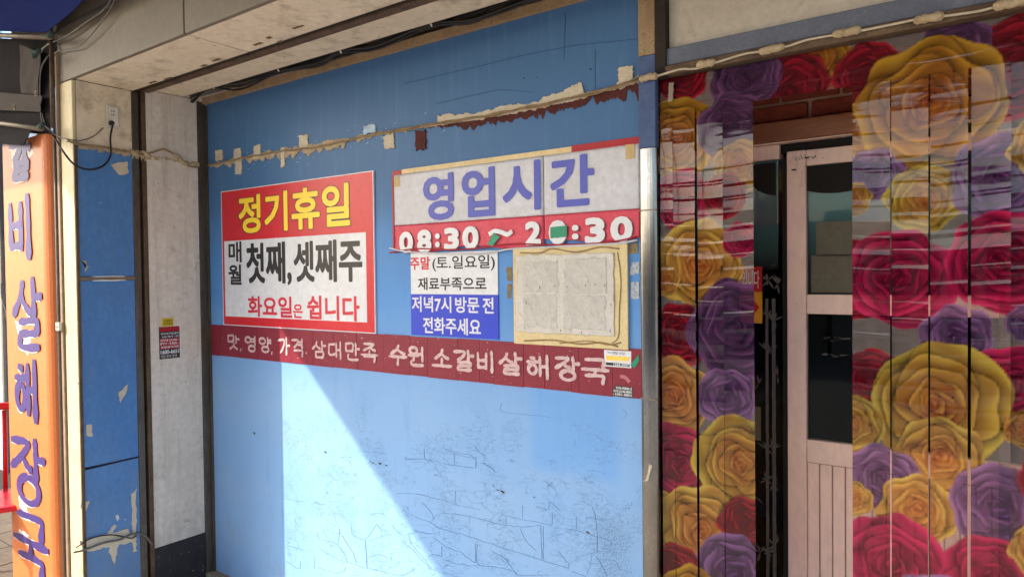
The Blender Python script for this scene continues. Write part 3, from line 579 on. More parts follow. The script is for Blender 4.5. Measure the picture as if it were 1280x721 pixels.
# black cable bundle under the inner soffit
bd = thing('black_cable_bundle', (-2.4, -.07, 2.6), 'bundle of black cables clipped below the soffit along the wall top', 'cables')
base = [(238, 124), (262, 108), (300, 104), (345, 90), (400, 78), (425, 64), (470, 56), (536, 32), (590, 22), (640, 4), (720, -20), (800, -45)]
for k in range(7):
    pts = []
    for i, (px, py) in enumerate(base):
        s = 0 if px in (262, 345, 425, 536) else 1
        q = onY(px, py+s*random.uniform(-5, 7)+(k-3)*.9, -.075-.01*(k % 3)); pts.append(q)
    MB().tube(spline(pts, 6), random.choice((.004, .005, .0065)), 7).build('cable', m_cable_b, bd, smooth=True)
for px, py in ((266, 108), (347, 86), (425, 63), (538, 29)):
    q = onY(px, py, -.105); MB().tube([q+np.array((-.003, 0, .022)), q, q+np.array((.004, .004, -.014))], [.003, .005, .003], 6).build('white_clip', mat('white_plastic', (1, 1, 1, 1)), bd, smooth=True)

# ------------------------------------------------------------------ signs
def board(px, y0, y1): return
# 1 regular holiday sign
s1 = thing('holiday_notice', (-2.87, -.006, 1.4), 'red bordered notice reading 정기휴일 in yellow on the blue wall', 'sign')
X0, X1, Z0, Z1 = -3.458, -2.286, 1.402, 2.111
MB().box(X0, X1, -.007, -.001, Z0, Z1).build('sign_board', m_red, s1, bevel=.001)
mbd = MB(); e = .006
mbd.box(X0-.004, X0, -.0078, -.001, Z0-.004, Z1+.004).box(X1, X1+.004, -.0078, -.001, Z0-.004, Z1+.004).box(X0, X1, -.0078, -.001, Z1, Z1+.004).box(X0, X1, -.0078, -.001, Z0-.004, Z0)
mbd.build('thin_edge', m_white, s1)
a = W2(281, 299.8); b = W2(460.5, 403)
MB().box(a[0]+.006, b[0], -.0078, -.0071, 1.446, 1.847).build('white_field', m_white, s1)
k = dict(Y=-.0078, parent=s1)
ptext('정기휴일', 297, 438, 226.5, 283.5, -.0072, m_kblack, s1, bold=.05)
ptext('정기휴일', 298, 437, 227.5, 282.5, -.0078, m_yellow, s1, bold=.03)
ptext('매', 285.7, 301.7, 301.4, 328.0, -.0080, m_kblack, s1, bold=.028)
ptext('월', 285.7, 301.7, 330.5, 356, -.0080, m_kblack, s1, bold=.028)
ptext('첫째,', 308, 364, 301, 356.5, -.0080, m_kblack, s1, bold=.028)
ptext('셋째주', 367, 452.5, 297.3, 352.4, -.0080, m_kblack, s1, bold=.028)
ptext('화요일', 310, 364.8, 370.6, 397.7, -.0080, m_kred, s1, bold=.028)
ptext('은', 366.4, 378.2, 380.2, 397.7, -.0080, m_kred, s1, bold=.025)
ptext('쉽니다', 384, 449.3, 370, 401.8, -.0080, m_kred, s1, bold=.028)

# 2 opening hours banner (two sheets, curled along its lower edge)
s2 = thing('opening_hours_banner', (-1.58, -.006, 1.75), 'white and pink banner reading 영업시간 08:30 ~ 20:30 beside the steel post', 'banner')
X0, X1, Z0, Z1 = -2.163, -1.010, 1.757, 2.100; ZM = 1.866; xs = W2(681, 240)[0]
def wavy(x0, x1, z0, z1, y, amp, nx, nz_, seed, name, material, parent, curl=0):
    r_ = np.random.default_rng(seed); ph = r_.uniform(0, 6, 6); mb = MB(); th = .0008
    for side in (0, 1):
        for j in range(nz_+1):
            for i in range(nx+1):
                u = i/nx; v = j/nz_; x = x0+(x1-x0)*u; z = z0+(z1-z0)*v
                h = amp*(math.sin(9*x+ph[0]+3*v)+.6*math.sin(23*x+ph[1]-4*v)+.5*math.sin(31*z+7*x+ph[2])+.35*math.sin(60*x+25*z+ph[3]))*.4+amp
                c = curl*max(0, 1-v*2.2)**2*(1+.5*math.sin(17*x+ph[4])); zz = z+(-.010*math.sin(13*x+ph[5])*max(0, 1-v*3)*(1 if curl else 0))
                mb.v.append((x, y-h-c+side*th, zz))
    n1 = (nx+1)*(nz_+1)
    for j in range(nz_):
        for i in range(nx):
            a = j*(nx+1)+i; mb.f += [(a, a+1, a+nx+2, a+nx+1), (n1+a, n1+a+nx+1, n1+a+nx+2, n1+a+1)]
    for i in range(nx):
        mb.f += [(i, n1+i, n1+i+1, i+1)]; a = nz_*(nx+1)+i; mb.f += [(a, a+1, n1+a+1, n1+a)]
    for j in range(nz_):
        a = j*(nx+1); mb.f += [(a, a+nx+1, n1+a+nx+1, n1+a)]; a += nx; mb.f += [(a, n1+a, n1+a+nx+1, a+nx+1)]
    return mb.build(name, material, parent, smooth=True)
wavy(X0, xs-.002, ZM+.001, Z1-.018, -.0042, .0015, 50, 20, 3, 'white_sheet', m_banner, s2)
wavy(xs+.001, X1, ZM+.001, Z1-.018, -.0046, .0012, 40, 20, 4, 'white_sheet', m_banner, s2)
wavy(X0, xs-.002, Z0, ZM, -.004, .0016, 60, 12, 5, 'red_sheet', m_pink, s2, curl=.003)
wavy(xs+.001, X1, Z0+.012, ZM, -.0044, .0014, 50, 12, 6, 'red_sheet', m_pink, s2, curl=.003)
MB().box(X0-.002, X0+.05, -.0066, -.001, Z1-.018, Z1+.0).build('red_border', m_redstrip, s2)
MB().box(X0-.004, X0+.006, -.0082, -.001, Z0+.01, Z1-.0185).build('red_border', m_redstrip, s2)
MB().box(xs-.0015+.12, X1, -.0066, -.001, Z1-.018, Z1+.005).build('red_border', m_redstrip, s2)
MB().box(X0+.052, xs-.0018+.12, -.006, -.001, Z1-.017, Z1+.002).build('peeled_border', m_crboard, s2)
ty = -.0082
ptext('영', 528.8, 566.6, 215.0, 274, ty, m_kblue, s2, bold=.032)
ptext('업', 577, 618, 207.5, 269.5, ty, m_kblue, s2, bold=.032)
ptext('시', 628, 675.5, 199, 262, ty, m_kblue, s2, bold=.032)
ptext('간', 687.5, 742.0, 191, 256, ty, m_kblue, s2, bold=.032)
for t_, x0, x1, yt, yb in (('0', 499, 516, 289, 316), ('8', 521.5, 539, 286.5, 315.5), (':', 544, 549.5, 291.5, 309), ('3', 555, 573.5, 284, 312), ('0', 578, 598, 282, 311), ('2', 656.4, 676, 276, 306), ('0', 686, 708, 274.5, 305), (':', 715, 723, 281, 299), ('3', 731, 756, 271, 304), ('0', 763, 790.5, 269.5, 302)):
    yo = ty-.0022
    a = onY(x0, (yt+yb)/2, yo); b = onY(x1, yt, yo); c = onY(x1, yb, yo)
    text(t_, a[0]+.004, b[0]+.004, c[2]-.004, b[2]-.003, yo+.0004, m_kgrey, s2, bold=.05)
    text(t_, a[0], b[0], c[2], b[2], yo, m_white, s2, bold=.05, depth=.0005)
tl = [(611, 293), (618, 289), (626, 290), (634, 293), (640, 289)]
yo = -.0125; P = spline([np.array(onY(px, py, yo)[[0, 2]]) for px, py in tl], 5)
tm = MB(); ribbon(tm, P, .017, yo, .002); tm.build('tilde', m_white, s2)
def tape(pts, y, material, parent, name='green_tape', th=.0006):
    q = [onY(px, py, y)[[0, 2]] for px, py in pts]; return MB().prism([tuple(p) for p in q], y, y+th).build(name, material, parent)
tape([(609, 305), (617, 291), (625, 296), (615, 308)], -.014, m_green, s2); tape([(688, 284), (708.5, 282), (708.5, 295.5), (688, 298)], -.0145, m_green, s2)
tape([(782, 181), (793, 180), (793, 198), (782.5, 199.5)], -.0078, m_tape, s2, 'yellow_tape'); tape([(492, 222), (499, 221), (500, 233), (493, 234)], -.0078, m_tape, s2, 'yellow_tape')
P = [onY(px, py, -.014) for px, py in ((487, 310), (505, 314), (530, 316), (570, 317), (600, 317), (622, 314), (640, 311), (680, 309), (740, 306), (775, 304), (797, 300))]
MB().tube(spline(P, 5), .0035, 6).build('curled_edge', m_banner, s2, smooth=True)
P = [onY(px, py, -.012) for px, py in ((487, 316), (520, 311), (560, 312), (600, 310), (640, 305), (700, 306), (760, 303), (796, 296))]
MB().tube(spline(P, 5), .003, 6).build('curled_edge', m_redstrip, s2, smooth=True)

# 3 weekend notice
s3 = thing('weekend_notice', (-1.83, -.004, 1.4), 'white and blue notice starting 주말 below the opening hours banner', 'sign')
MB().box(-2.068, -1.606, -.0045, -.001, 1.403, 1.5735).build('blue_half', m_signblue, s3)
MB().box(-2.066, -1.607, -.0048, -.001, 1.5745, 1.745).build('white_half', m_white, s3)
ptext('주말', 512.5, 537.5, 320.5, 337, -.005, m_kred, s3, bold=.03)
ptext('(토.일요일)', 540.5, 618.5, 318, 338, -.005, m_kblack, s3, bold=.015)
ptext('재료부족으로', 522.5, 608, 346, 363, -.005, m_kblack, s3, bold=.02)
ptext('저녁7시', 515, 564, 370.5, 391, -.0048, m_white, s3, bold=.02); ptext('방문', 569, 599, 371.3, 391.6, -.0048, m_white, s3, bold=.02); ptext('전', 603.5, 617, 371.8, 391.9, -.0048, m_white, s3, bold=.02)
ptext('전화주세요', 529, 601, 398.5, 420, -.0048, m_white, s3, bold=.02)

# 4 cream board with glued paper
s4 = thing('cream_board', (-1.29, -.006, 1.4), 'cream board with a wrinkled blank paper glued on it, right of the weekend notice', 'board')
MB().box(-1.529, -1.055, -.012, -.001, 1.392, 1.752).build('board', m_crboard, s4, bevel=.002)
from mathutils import noise as mn
def crumple(x, z):
    a = abs(mn.noise(Vector((x*9, 3.1, z*7)))); b = abs(mn.noise(Vector((x*19+z*11, 7.7, z*15)))); c = abs(mn.noise(Vector((x*42, 1.3, z*46))))
    return .55*(.0165*(1-min(1, a*3))**2*.35+.0075*(1-min(1, b*3.2))**2*.5+.0016*(1-c*2)+.0035*mn.noise(Vector((x*6, 0, z*5))))
def paper(x0, x1, z0, z1, off, nx, nz_, seed, name, material, edge=.002):
    mb = MB(); r_ = np.random.default_rng(seed)
    for side in (0, 1):
        for j in range(nz_+1):
            for i in range(nx+1):
                u = i/nx; v = j/nz_; x = x0+(x1-x0)*u; z = z0+(z1-z0)*v
                x += edge*mn.noise(Vector((z*30, seed, 0)))*(2*u-1); z += edge*mn.noise(Vector((x*30, seed+5, 0)))*(2*v-1)
                mb.v.append((x, -.0145-off-crumple(x, z)+side*.0006, z))
    n1 = (nx+1)*(nz_+1)
    for j in range(nz_):
        for i in range(nx): a = j*(nx+1)+i; mb.f += [(a, a+1, a+nx+2, a+nx+1), (n1+a, n1+a+nx+1, n1+a+nx+2, n1+a+1)]
    for i in range(nx): mb.f += [(i, n1+i, n1+i+1, i+1)]; a = nz_*(nx+1)+i; mb.f += [(a, a+1, n1+a+1, n1+a)]
    for j in range(nz_): a = j*(nx+1); mb.f += [(a, a+nx+1, n1+a+nx+1, n1+a)]; a += nx; mb.f += [(a, n1+a, n1+a+nx+1, a+nx+1)]
    return mb.build(name, material, parent=s4, smooth=True)
a = W2(648, 322); b = W2(770.5, 423)
paper(a[0], b[0], 1.437, 1.722, 0, 110, 80, 8, 'paper_sheet', m_paper, .006)
for i, (x0, x1, z0, z1) in enumerate(((.03, .165, .148, .262), (.19, .34, .145, .268), (.03, .16, .02, .142), (.185, .335, .02, .138))):
    paper(a[0]+x0*1.12, a[0]+x1*1.12, 1.437+z0, 1.437+z1, .0007, 50, 40, 20+i, 'grey_sheet', m_paperg, .009)
gl = MB()
def gline(pts, r_): gl.tube(spline([onY(px, py, -.0135) for px, py in pts], 5), r_, 6)
gline([(650, 316), (675, 316), (690, 311), (720, 315), (750, 309), (774, 311)], .0028); gline([(772, 315), (776, 350), (774, 390), (773, 420), (765, 429)], .0018); gline([(655, 426), (690, 425), (725, 430), (750, 428), (772, 433)], .0032); gline([(648, 330), (646, 370), (648, 410)], .0015)
gline([(700, 429), (735, 426), (760, 431), (776, 428)], .002)
gl.build('glue_bead', m_glue, s4, smooth=True)
dk = MB()
for px, py in ((660, 357), (676, 358), (695, 357), (710, 358), (733, 356), (745, 355), (757, 357), (659, 378), (657, 410), (702, 412), (715, 414), (728, 415), (764, 412), (765, 380)):
    q = onY(px, py, -.0185); dk.box(q[0]-.001, q[0]+.001, -.0262, -.0255, q[2]-random.uniform(.002, .008), q[2]+.002)
dk.build('staple_mark', m_dullblack, s4)
sc_ = thing('torn_flyer_scrap', (-1.03, -.003, 1.6), 'torn dark flyer scraps between the cream board and the steel post', 'scrap')
for pts, mm in (([(786, 306), (798, 302), (798, 316), (786, 318)], mat('dark_flyer', hexc(70, 74, 70), hexc(150, 130, 90), 120, .7, bump=.2)), ([(789, 328), (799, 327), (799, 342), (788, 344)], mat('blue_white_flyer', hexc(56, 90, 130), hexc(200, 205, 205), 110, .7, bump=.2)), ([(789, 352), (799, 352), (799, 373), (789, 374)], mat('blue_white_flyer', (1, 1, 1, 1)))):
    q = [tuple(onY(px, py)[[0, 2]]) for px, py in pts]; MB().prism(ragged(q, .0012, step=.008), -.002, -.0003).build('scrap', mm, sc_)
sc_ = thing('torn_flyer_residue', (-1.56, -.003, 1.55), 'strip of torn grey flyer residue left of the cream board', 'scrap')
for pts in ([(633, 334), (640, 334), (640, 352), (634, 350)], [(635, 354), (640, 355), (639, 372), (634, 374)]):
    q = [tuple(onY(px, py)[[0, 2]]) for px, py in pts]; MB().prism(ragged(q, .0014, step=.006), -.002, -.0003).build('scrap', mat('dark_flyer', (1, 1, 1, 1)), sc_)

# 5 maroon lettered band of small boards
bn = thing('maroon_lettered_band', (-2.3, 0, 1.3), 'maroon band of boards with hand-brushed white Korean lettering across the wall', 'sign')
ZB0, ZB1 = 1.2295, 1.3965
seams = [262, 277, 300, 323, 346, 364, 392, 418, 447, 480, 513, 535, 573, 600, 617, 655, 681, 715, 724, 766, 803]
xsb = [W2(px, 430)[0] for px in seams]; xsb[0] = XL+.016; xsb[-1] = XR-.002
for i in range(len(xsb)-1):
    g_ = random.uniform(.0004, .0012)
    MB().box(xsb[i]+g_, xsb[i+1]-g_, -.0045-random.uniform(0, .0008), -.001, ZB0+random.uniform(-.0015, .0015), ZB1+random.uniform(-.0012, .0012)).build('board', m_maroon, bn)
LET = [('맛', 285, 299, 418.5, 438), ('영', 307, 321, 419.5, 441), ('양', 324.5, 339, 421, 442), ('가', 348, 362, 421, 445), ('격', 365, 380, 422.5, 447), ('삼', 391, 407, 425.5, 449), ('대', 411, 427, 426, 450), ('만', 432, 449.5, 428, 452), ('족', 452, 472, 428.5, 454.5),
       ('수', 487, 508, 431, 458), ('원', 511, 530, 433, 459), ('소', 541, 564, 436, 460.5), ('갈', 568, 592, 437, 465), ('비', 597, 618, 438, 467), ('살', 625, 652, 440, 470), ('해', 659, 686.5, 443, 475), ('장', 695, 724, 445, 478), ('국', 728, 760, 448, 482)]
for chh, x0, x1, yt, yb in LET:
    a = onY(x0, (yt+yb)/2, -.0058); b = onY(x1, yt, -.0058); c = onY(x1, yb, -.0058)
    brush_letter(chh, a[0], b[0], c[2]+.006, b[2]-.006, -.0058, .0118 if x0 < 480 else .0145, m_letwhite, bn)
for px, py, l_ in ((302, 437, .016), (341, 441, .016), (384, 441, .006)):
    q = W2(px, py); mb = MB(); ribbon(mb, [np.array((q[0]+.003, q[1]+l_/2)), np.array((q[0], q[1])), np.array((q[0]-.002, q[1]-l_/2))], .008, -.0062, .0006); mb.build('comma', m_letwhite, bn)
# faint swoosh and stickers
q = [np.array(W2(*p)) for p in ((776, 470), (782, 471), (788, 477))]; mb = MB(); ribbon(mb, spline(q, 5), .012, -.0062, .0006); mb.build('faded_brush_mark', mat('faded_pink_paint', hexc(190, 120, 124), None, 60, .7), bn)
k1 = thing('small_white_sticker', (-1.1, -.006, 1.36), 'small white and yellow advert sticker at the right end of the maroon band', 'sticker')
a = onY(755, 437, -.006); b = onY(789, 458, -.006)
MB().prism([tuple(onY(px, py, -.006)[[0, 2]]) for px, py in ((755, 437), (789, 439), (789, 460), (756, 457.5))], -.0066, -.0058).build('sheet', m_white, k1)
MB().prism([tuple(onY(px, py, -.0067)[[0, 2]]) for px, py in ((757.5, 444), (787, 446), (786, 451.5), (758, 450))], -.0072, -.0067).build('yellow_line', mat('orange_yellow_print', hexc(246, 190, 40), hexc(238, 214, 120), 200, .5, bump=0), k1)
MB().prism([tuple(onY(px, py, -.0067)[[0, 2]]) for px, py in ((757.5, 452.5), (787, 455), (787, 458.5), (757.5, 456))], -.0072, -.0067).build('black_line', m_kblack, k1)
ptext('TV·렌탈·상담', 759, 781, 440, 443.5, -.0067, m_kblack, k1); ptext('1544-3097', 767, 786, 455, 458.2, -.0073, m_white, k1, bold=.02)
k2 = thing('small_black_sticker', (-1.1, -.006, 1.26), 'small black and white phone number sticker under the white one', 'sticker')
MB().prism([tuple(onY(px, py, -.006)[[0, 2]]) for px, py in ((769, 481), (791, 484), (791, 497.5), (765.5, 494), (766, 487))], -.0066, -.0058).build('sheet', mat('olive_black_print', hexc(66, 58, 48), None, 60, .5), k2)
ptext('010-9000-2', 770, 790, 484.5, 487.8, -.0067, m_white, k2, bold=.03); ptext('010-2130-8001', 767, 790, 488.7, 491.8, -.0067, m_white, k2, bold=.03); ptext('-1001-8801', 766.5, 790, 492.6, 495.8, -.0067, m_white, k2, bold=.03)
k3 = thing('green_tape_piece', (-1.03, -.006, 1.36), 'slanted piece of green tape beside the white sticker', 'tape')
MB().prism([tuple(onY(px, py, -.0065)[[0, 2]]) for px, py in ((788, 456), (798.5, 443), (799, 451), (793, 460)  )], -.0072, -.0067).build('strip', m_green, k3)

# 6 stickers on the beige pillar face
k4 = thing('pillar_advert_sticker', (XL, -.22, 1.4), 'red and black phone advert sticker with a yellow top on the beige pillar face', 'sticker')
def xs_(px0, px1, py0, py1, name, mm, w=.0012):
    a = onX(px0, (py0+py1)/2); b = onX(px1, py0); c = onX(px1, py1); MB().box(XL-.0008, XL+w, a[1], b[1], c[2], b[2]).build(name, mm, k4); return a[1], b[1], c[2], b[2]
xs_(202, 216.5, 397, 407, 'yellow_sheet', mat('dull_yellow_print', hexc(224, 196, 40), None, 40, .5))
xs_(199, 224, 407.3, 446.5, 'dark_sheet', mat('dark_print', hexc(58, 50, 50), None, 40, .5))
xs_(199.3, 223.5, 407.6, 413, 'red_bar', m_redstrip, .0017); xs_(199.5, 223.5, 421.5, 434.5, 'red_bar', m_redstrip, .0017)
def xt(body, px0, px1, py0, py1, mm, bold=.02):
    a = onX(px0, (py0+py1)/2); b = onX(px1, py0); c = onX(px1, py1); text(body, a[1], b[1], c[2], b[2], XL+.0019, mm, k4, bold=bold, face='X')
xt('인터넷가입센터', 200.5, 223, 414.4, 417, m_white); xt('·100 메가 1만', 201, 223, 418.2, 420.8, m_white); xt('인터넷 22,000~', 200.2, 223, 422.3, 425.6, m_white); xt('IPTV : 9,900~', 200.2, 223, 426.6, 429.9, m_white); xt('당일설치지원', 201, 223, 430.8, 433.8, m_white)
xt('1600-6651', 200.5, 223.5, 435.8, 440.6, m_white, .03); xt('가입 문의 전국', 200.5, 221, 442, 445.6, m_white, 0)
xt('요금할인', 204, 215.5, 399, 402, m_kblack, .01); xt('최대지원금', 204, 215.5, 403, 405.6, m_kblack, .01)

# ------------------------------------------------------------------ steel post and its surroundings
sp_ = thing('steel_post', (-.974, -.02, 0), 'polished steel post between the blue wall and the flowered curtain', 'post')
prof = [(-1.003, .0), (-1.003, -.020)]+[(-.9735-.0275*math.cos(t), -.022-.008*math.sin(t)) for t in np.linspace(.1, math.pi-.1, 9)]+[(-.944, -.020), (-.944, .0)]
MB().prism([(x, y) for x, y in prof], .0, 2.06, 'Z').build('polished_tube', m_chrome, sp_, smooth=False, bevel=.002)
MB().box(-1.003, -.944, -.026, 0, 2.061, 2.36).build('blue_section', m_postblue, sp_, bevel=.002)
MB().box(-1.003, -.944, -.026, 0, 2.361, 2.9).build('beige_section', mat('dirty_tan_paint', hexc(172, 150, 118), hexc(140, 116, 88), 14, .6, bump=.3, dirt=.3), sp_, bevel=.002)
for z in (1.235, 1.855): MB().box(-1.0035, -.9435, -.0312, -.012, z, z+.004).build('scored_line', m_galv, sp_)
MB().prism(ragged([tuple(onY(px, py, -.031)[[0, 2]]) for px, py in ((804, 601), (808, 598), (812, 579), (815, 582), (810, 601))], .0008, step=.004), -.0325, -.0305).build('tape_scrap', m_plaster2, sp_)
MB().box(-.943, -.905, -.03, .04, 2.28, 2.95).build('dark_channel', m_groove, sp_, bevel=.002)

lint = thing('door_lintel', (0, 0, 2.3), 'white board and faded blue-grey strip over the flowered curtain', 'lintel')
MB().box(-.903, .0, -.005, .05, 2.372, 3.2).build('white_board', mat('lintel_white', hexc(188, 182, 172), hexc(176, 168, 156), 5, .55, bump=.15, dirt=.25, dirtc=hexc(140, 126, 106)), lint)
MB().box(.003, 2.2, -.005, .05, 2.372, 3.2).build('white_board', mat('lintel_white', (1, 1, 1, 1)), lint)
MB().box(-.943, 2.2, -.022, .05, 2.315, 2.370).build('blue_grey_strip', m_bluegrey, lint, bevel=.003)
MB().box(-.943, 2.2, -.030, .05, 2.283, 2.313).build('brown_rail', m_brown, lint, bevel=.003)
MB().box(-.943, 2.2, .012, .05, 2.262, 2.282).build('dark_batten', m_groove, lint)  # dark strip under the brown rail, behind the film
lc = thing('lintel_cable', (-.4, -.03, 2.32), 'white cable with plaster lumps running along the rail above the curtain', 'cable')
LP = [(800, 100), (822, 95), (850, 87), (870, 86), (900, 77), (930, 68), (955, 64), (985, 58), (1010, 50), (1050, 43), (1080, 38), (1120, 30), (1150, 24), (1185, 20), (1225, 14), (1255, 6), (1290, 0)]
MB().tube(spline([onY(px, py, -.036) for px, py in LP], 5), .0035, 8).build('cable_run', m_cable_c, lc, smooth=True)
for px, py, w in ((811, 97, .032), (883, 80, .03), (965, 62, .036), (1059, 41, .036), (1161, 23, .034), (1262, 5, .034)):
    q = onY(px, py, -.034); mb = MB(); dz = .0
    mb.tube([q+np.array((t*w, -.002, -.004*t*0+random.uniform(-.002, .002))) for t in np.linspace(-1, 1, 9)], [.006]+[random.uniform(.010, .013) for _ in range(7)]+[.006], 7)
    mb.build('plaster_lump', m_plaster, lc, smooth=True)

# ------------------------------------------------------------------ doorway behind the curtain
D = .30
al = thing('doorway_surround', (-.3, D, 0), 'brick and brown wood surround above the door behind the curtain', 'door surround')
MB().box(-1.5, 1.2, D+.012, D+.12, 2.15, 2.75).build('mortar_bed', m_mortar, al)
bl = None; zb0 = 2.158
for row in range(6):
    x = -1.49+(.095 if row % 2 else 0)
    while x < 1.0:
        if bl is None:
            bl = MB().box(0, .178, 0, .03, 0, .05); bl = bl.build('brick', m_brick, al, bevel=.004); bl.location = (0, 0, 0); o_ = origin(al); bl.data.transform(Matrix.Translation(Vector(o_))); bl.location = (x-o_[0], D-.006-o_[1], zb0-o_[2])
        else: copyo(bl, al, (x-o_[0]+random.uniform(-.002, .002), D-.006-o_[1]+random.uniform(-.003, .003), zb0+row*.063-o_[2]))
        x += .19
MB().box(-1.5, 1.2, D-.04, D+.02, 2.084, 2.149).build('wood_beam', m_wood, al, bevel=.004)
MB().box(-1.5, 1.2, D-.03, D+.05, 2.079, 2.083).build('frame_head', mat('pink_beige_door_paint', (1, 1, 1, 1)), al, bevel=.003)
MB().box(-1.5, -.640, D-.01, D+.05, 2.030, 2.078).build('fixed_light_head', m_door, al, bevel=.003)
MB().box(-.639, .2, D+.005, D+.03, 2.048, 2.078).build('black_gap', m_dullblack, al)

dr = thing('glazed_door', (-.25, D, 0), 'pinkish beige half-glazed door with slatted lower panel behind the curtain', 'door')
dx0, dx1 = -.616, .14; gx0, gx1 = -.556, .07
ZT = 2.050; z1a, z1b = 1.998, 1.575; z2a, z2b = 1.511, 1.095
MB().box(dx0, gx0, D-.012, D+.028, .10, ZT).build('stile', m_door, dr, bevel=.003); MB().box(gx1, dx1, D-.012, D+.028, .10, ZT).build('stile', m_door, dr, bevel=.003)
MB().box(gx0+.0005, gx1-.0005, D-.010, D+.026, z1a, ZT-.001).build('top_rail', m_door, dr, bevel=.003)
MB().box(gx0+.0005, gx1-.0005, D-.010, D+.026, z2a, z1b).build('middle_rail', m_door, dr, bevel=.003)
MB().box(gx0+.0005, gx1-.0005, D-.010, D+.026, z2b-.075, z2b).build('lock_rail', m_door, dr, bevel=.003)
MB().box(gx0+.0005, gx1-.0005, D-.010, D+.026, .10, .24).build('bottom_rail', m_door, dr, bevel=.003)
MB().box(gx0, gx1, D+.006, D+.02, .24, z2b-.076).build('panel_backing', mat('panel_backing_paint', hexc(190, 158, 146), None), dr)
n_s = 16; sl = None
for i in range(n_s):
    x = gx0+.001+i*(gx1-gx0-.002)/n_s; wd = (gx1-gx0-.002)/n_s-.0035
    if sl is None:
        sl = MB().box(x, x+wd, D-.001, D+.005, .242, z2b-.078).build('slat', m_door, dr, bevel=.0018); x_first = x
    else: copyo(sl, dr, (x-x_first, 0, 0))
def glass_mat():
    M = bpy.data.materials.new('door_glass'); M.use_nodes = True; n = M.node_tree.nodes; l = M.node_tree.links; n.remove(n['Principled BSDF'])
    g = n.new('ShaderNodeBsdfGlossy'); g.inputs['Roughness'].default_value = .03; t = n.new('ShaderNodeBsdfTransparent'); t.inputs[0].default_value = (.75, .8, .8, 1)
    f = n.new('ShaderNodeFresnel'); f.inputs[0].default_value = 1.22; mx = n.new('ShaderNodeMixShader'); l.new(f.outputs[0], mx.inputs[0]); l.new(t.outputs[0], mx.inputs[1]); l.new(g.outputs[0], mx.inputs[2]); l.new(mx.outputs[0], n['Material Output'].inputs[0]); return M
m_glass = glass_mat()
MB().box(gx0, gx1, D+.008, D+.012, z1b, z1a).build('upper_pane', m_glass, dr)
MB().box(gx0, gx1, D+.008, D+.012, z2b, z2a).build('lower_pane', m_glass, dr)
def teal_grad():  # sky reflected in the glass, painted as a teal-to-dark gradient
    M = bpy.data.materials.new('painted_teal_reflection'); M.use_nodes = True; n = M.node_tree.nodes; l = M.node_tree.links; b = n['Principled BSDF']
    g = n.new('ShaderNodeNewGeometry'); s = n.new('ShaderNodeSeparateXYZ'); l.new(g.outputs['Position'], s.inputs[0]); r_ = n.new('ShaderNodeValToRGB')
    mr = n.new('ShaderNodeMapRange'); mr.inputs[1].default_value = 1.62; mr.inputs[2].default_value = 2.0; l.new(s.outputs[2], mr.inputs[0]); l.new(mr.outputs[0], r_.inputs[0])
    e = r_.color_ramp.elements; e[0].color = hexc(38, 40, 44); e[1].color = hexc(120, 176, 176); e[0].position = .1; e[1].position = .8; l.new(r_.outputs[0], b.inputs['Base Color']); b.inputs['Roughness'].default_value = .5; return M
m_tealg = teal_grad()
MB().box(gx0-.0, gx1, D+.018, D+.019, z1b+.003, z1a).build('teal_reflection', m_tealg, dr)
th_ = np.linspace(math.pi, 2*math.pi, 24)
MB().prism([(-.47+.17*math.cos(t), 1.999+.095*math.sin(t)) for t in th_], D+.0045, D+.0075).build('black_arc_patch', m_dullblack, dr)  # flat black rounded shape over the upper pane
MB().prism([(-.13+.17*math.cos(t), 1.999+.095*math.sin(t)) for t in th_], D+.0045, D+.0075).build('black_arc_patch', m_dullblack, dr)
for px0, px1, py0, py1 in ((1020, 1120, 278, 318), (1014, 1075, 319, 366)):
    a = onY(px0, py0, D+.014); b = onY(px1, py1, D+.014); MB().box(a[0], b[0], D+.0135, D+.015, max(b[2], z1b+.002), a[2]).build('tan_paper', m_tan, dr)
MB().box(-.600, -.586, D-.0135, D-.0118, 1.985, 1.990).build('dark_slot', m_dullblack, dr)
sk = MB()
for i in range(40):
    x = random.gauss(-.56, .022); z = random.gauss(2.024, .006); s = random.uniform(.0006, .0016); sk.box(x-s, x+s, D-.0132, D-.0105, z-s, z+s)
sk.build('fly_specks', m_dullblack, dr)
sm = MB()
for i in range(26):
    px = random.uniform(1030, 1062); py = random.choice((423, 444))+random.gauss(0, 1.5); q = onY(px, py, D+.007); s = random.uniform(.001, .004)
    sm.box(q[0]-s*2, q[0]+s*2, D+.0068, D+.0078, q[2]-s*.4, q[2]+s*.4)
sm.build('paint_smear', m_etch, dr)
ho = MB()
for dx in (0, .012): 
    for dz in (0, .008): ho.box(-.585+dx*2.5, -.5835+dx*2.5, D-.0128, D-.0118, 1.535+dz, 1.5375+dz)
ho.build('screw_hole', m_dullblack, dr)

sw = thing('side_window', (-1.0, D, 0), 'dark fixed glass beside the door with an etched bamboo decal', 'window')
MB().box(-1.45, -.632, D+.004, D+.009, .24, 2.029).build('pane', m_glass, sw)
MB().box(-.6315, -.617, D-.008, D+.03, .10, 2.029).build('jamb', m_dullblack, sw)
MB().box(-1.5, -.652, D-.01, D+.03, .10, .24).build('bottom_rail', m_door, sw, bevel=.003)
MB().box(-1.5, -1.451, D-.01, D+.03, .241, 2.029).build('jamb', m_door, sw, bevel=.003)
MB().box(-1.45, -.652, D+.018, D+.019, 1.66, 2.029).build('teal_reflection', m_tealg, sw)
MB().prism([(-.655, 1.93), (-.655, 2.02), (-.80, 2.02)]+[(-.655-.10*math.sin(t)-.0, 2.01-.10*math.cos(t)*1.0) for t in np.linspace(1.5, .0, 8)], D+.0005, D+.003).build('black_arc_patch', m_dullblack, sw)
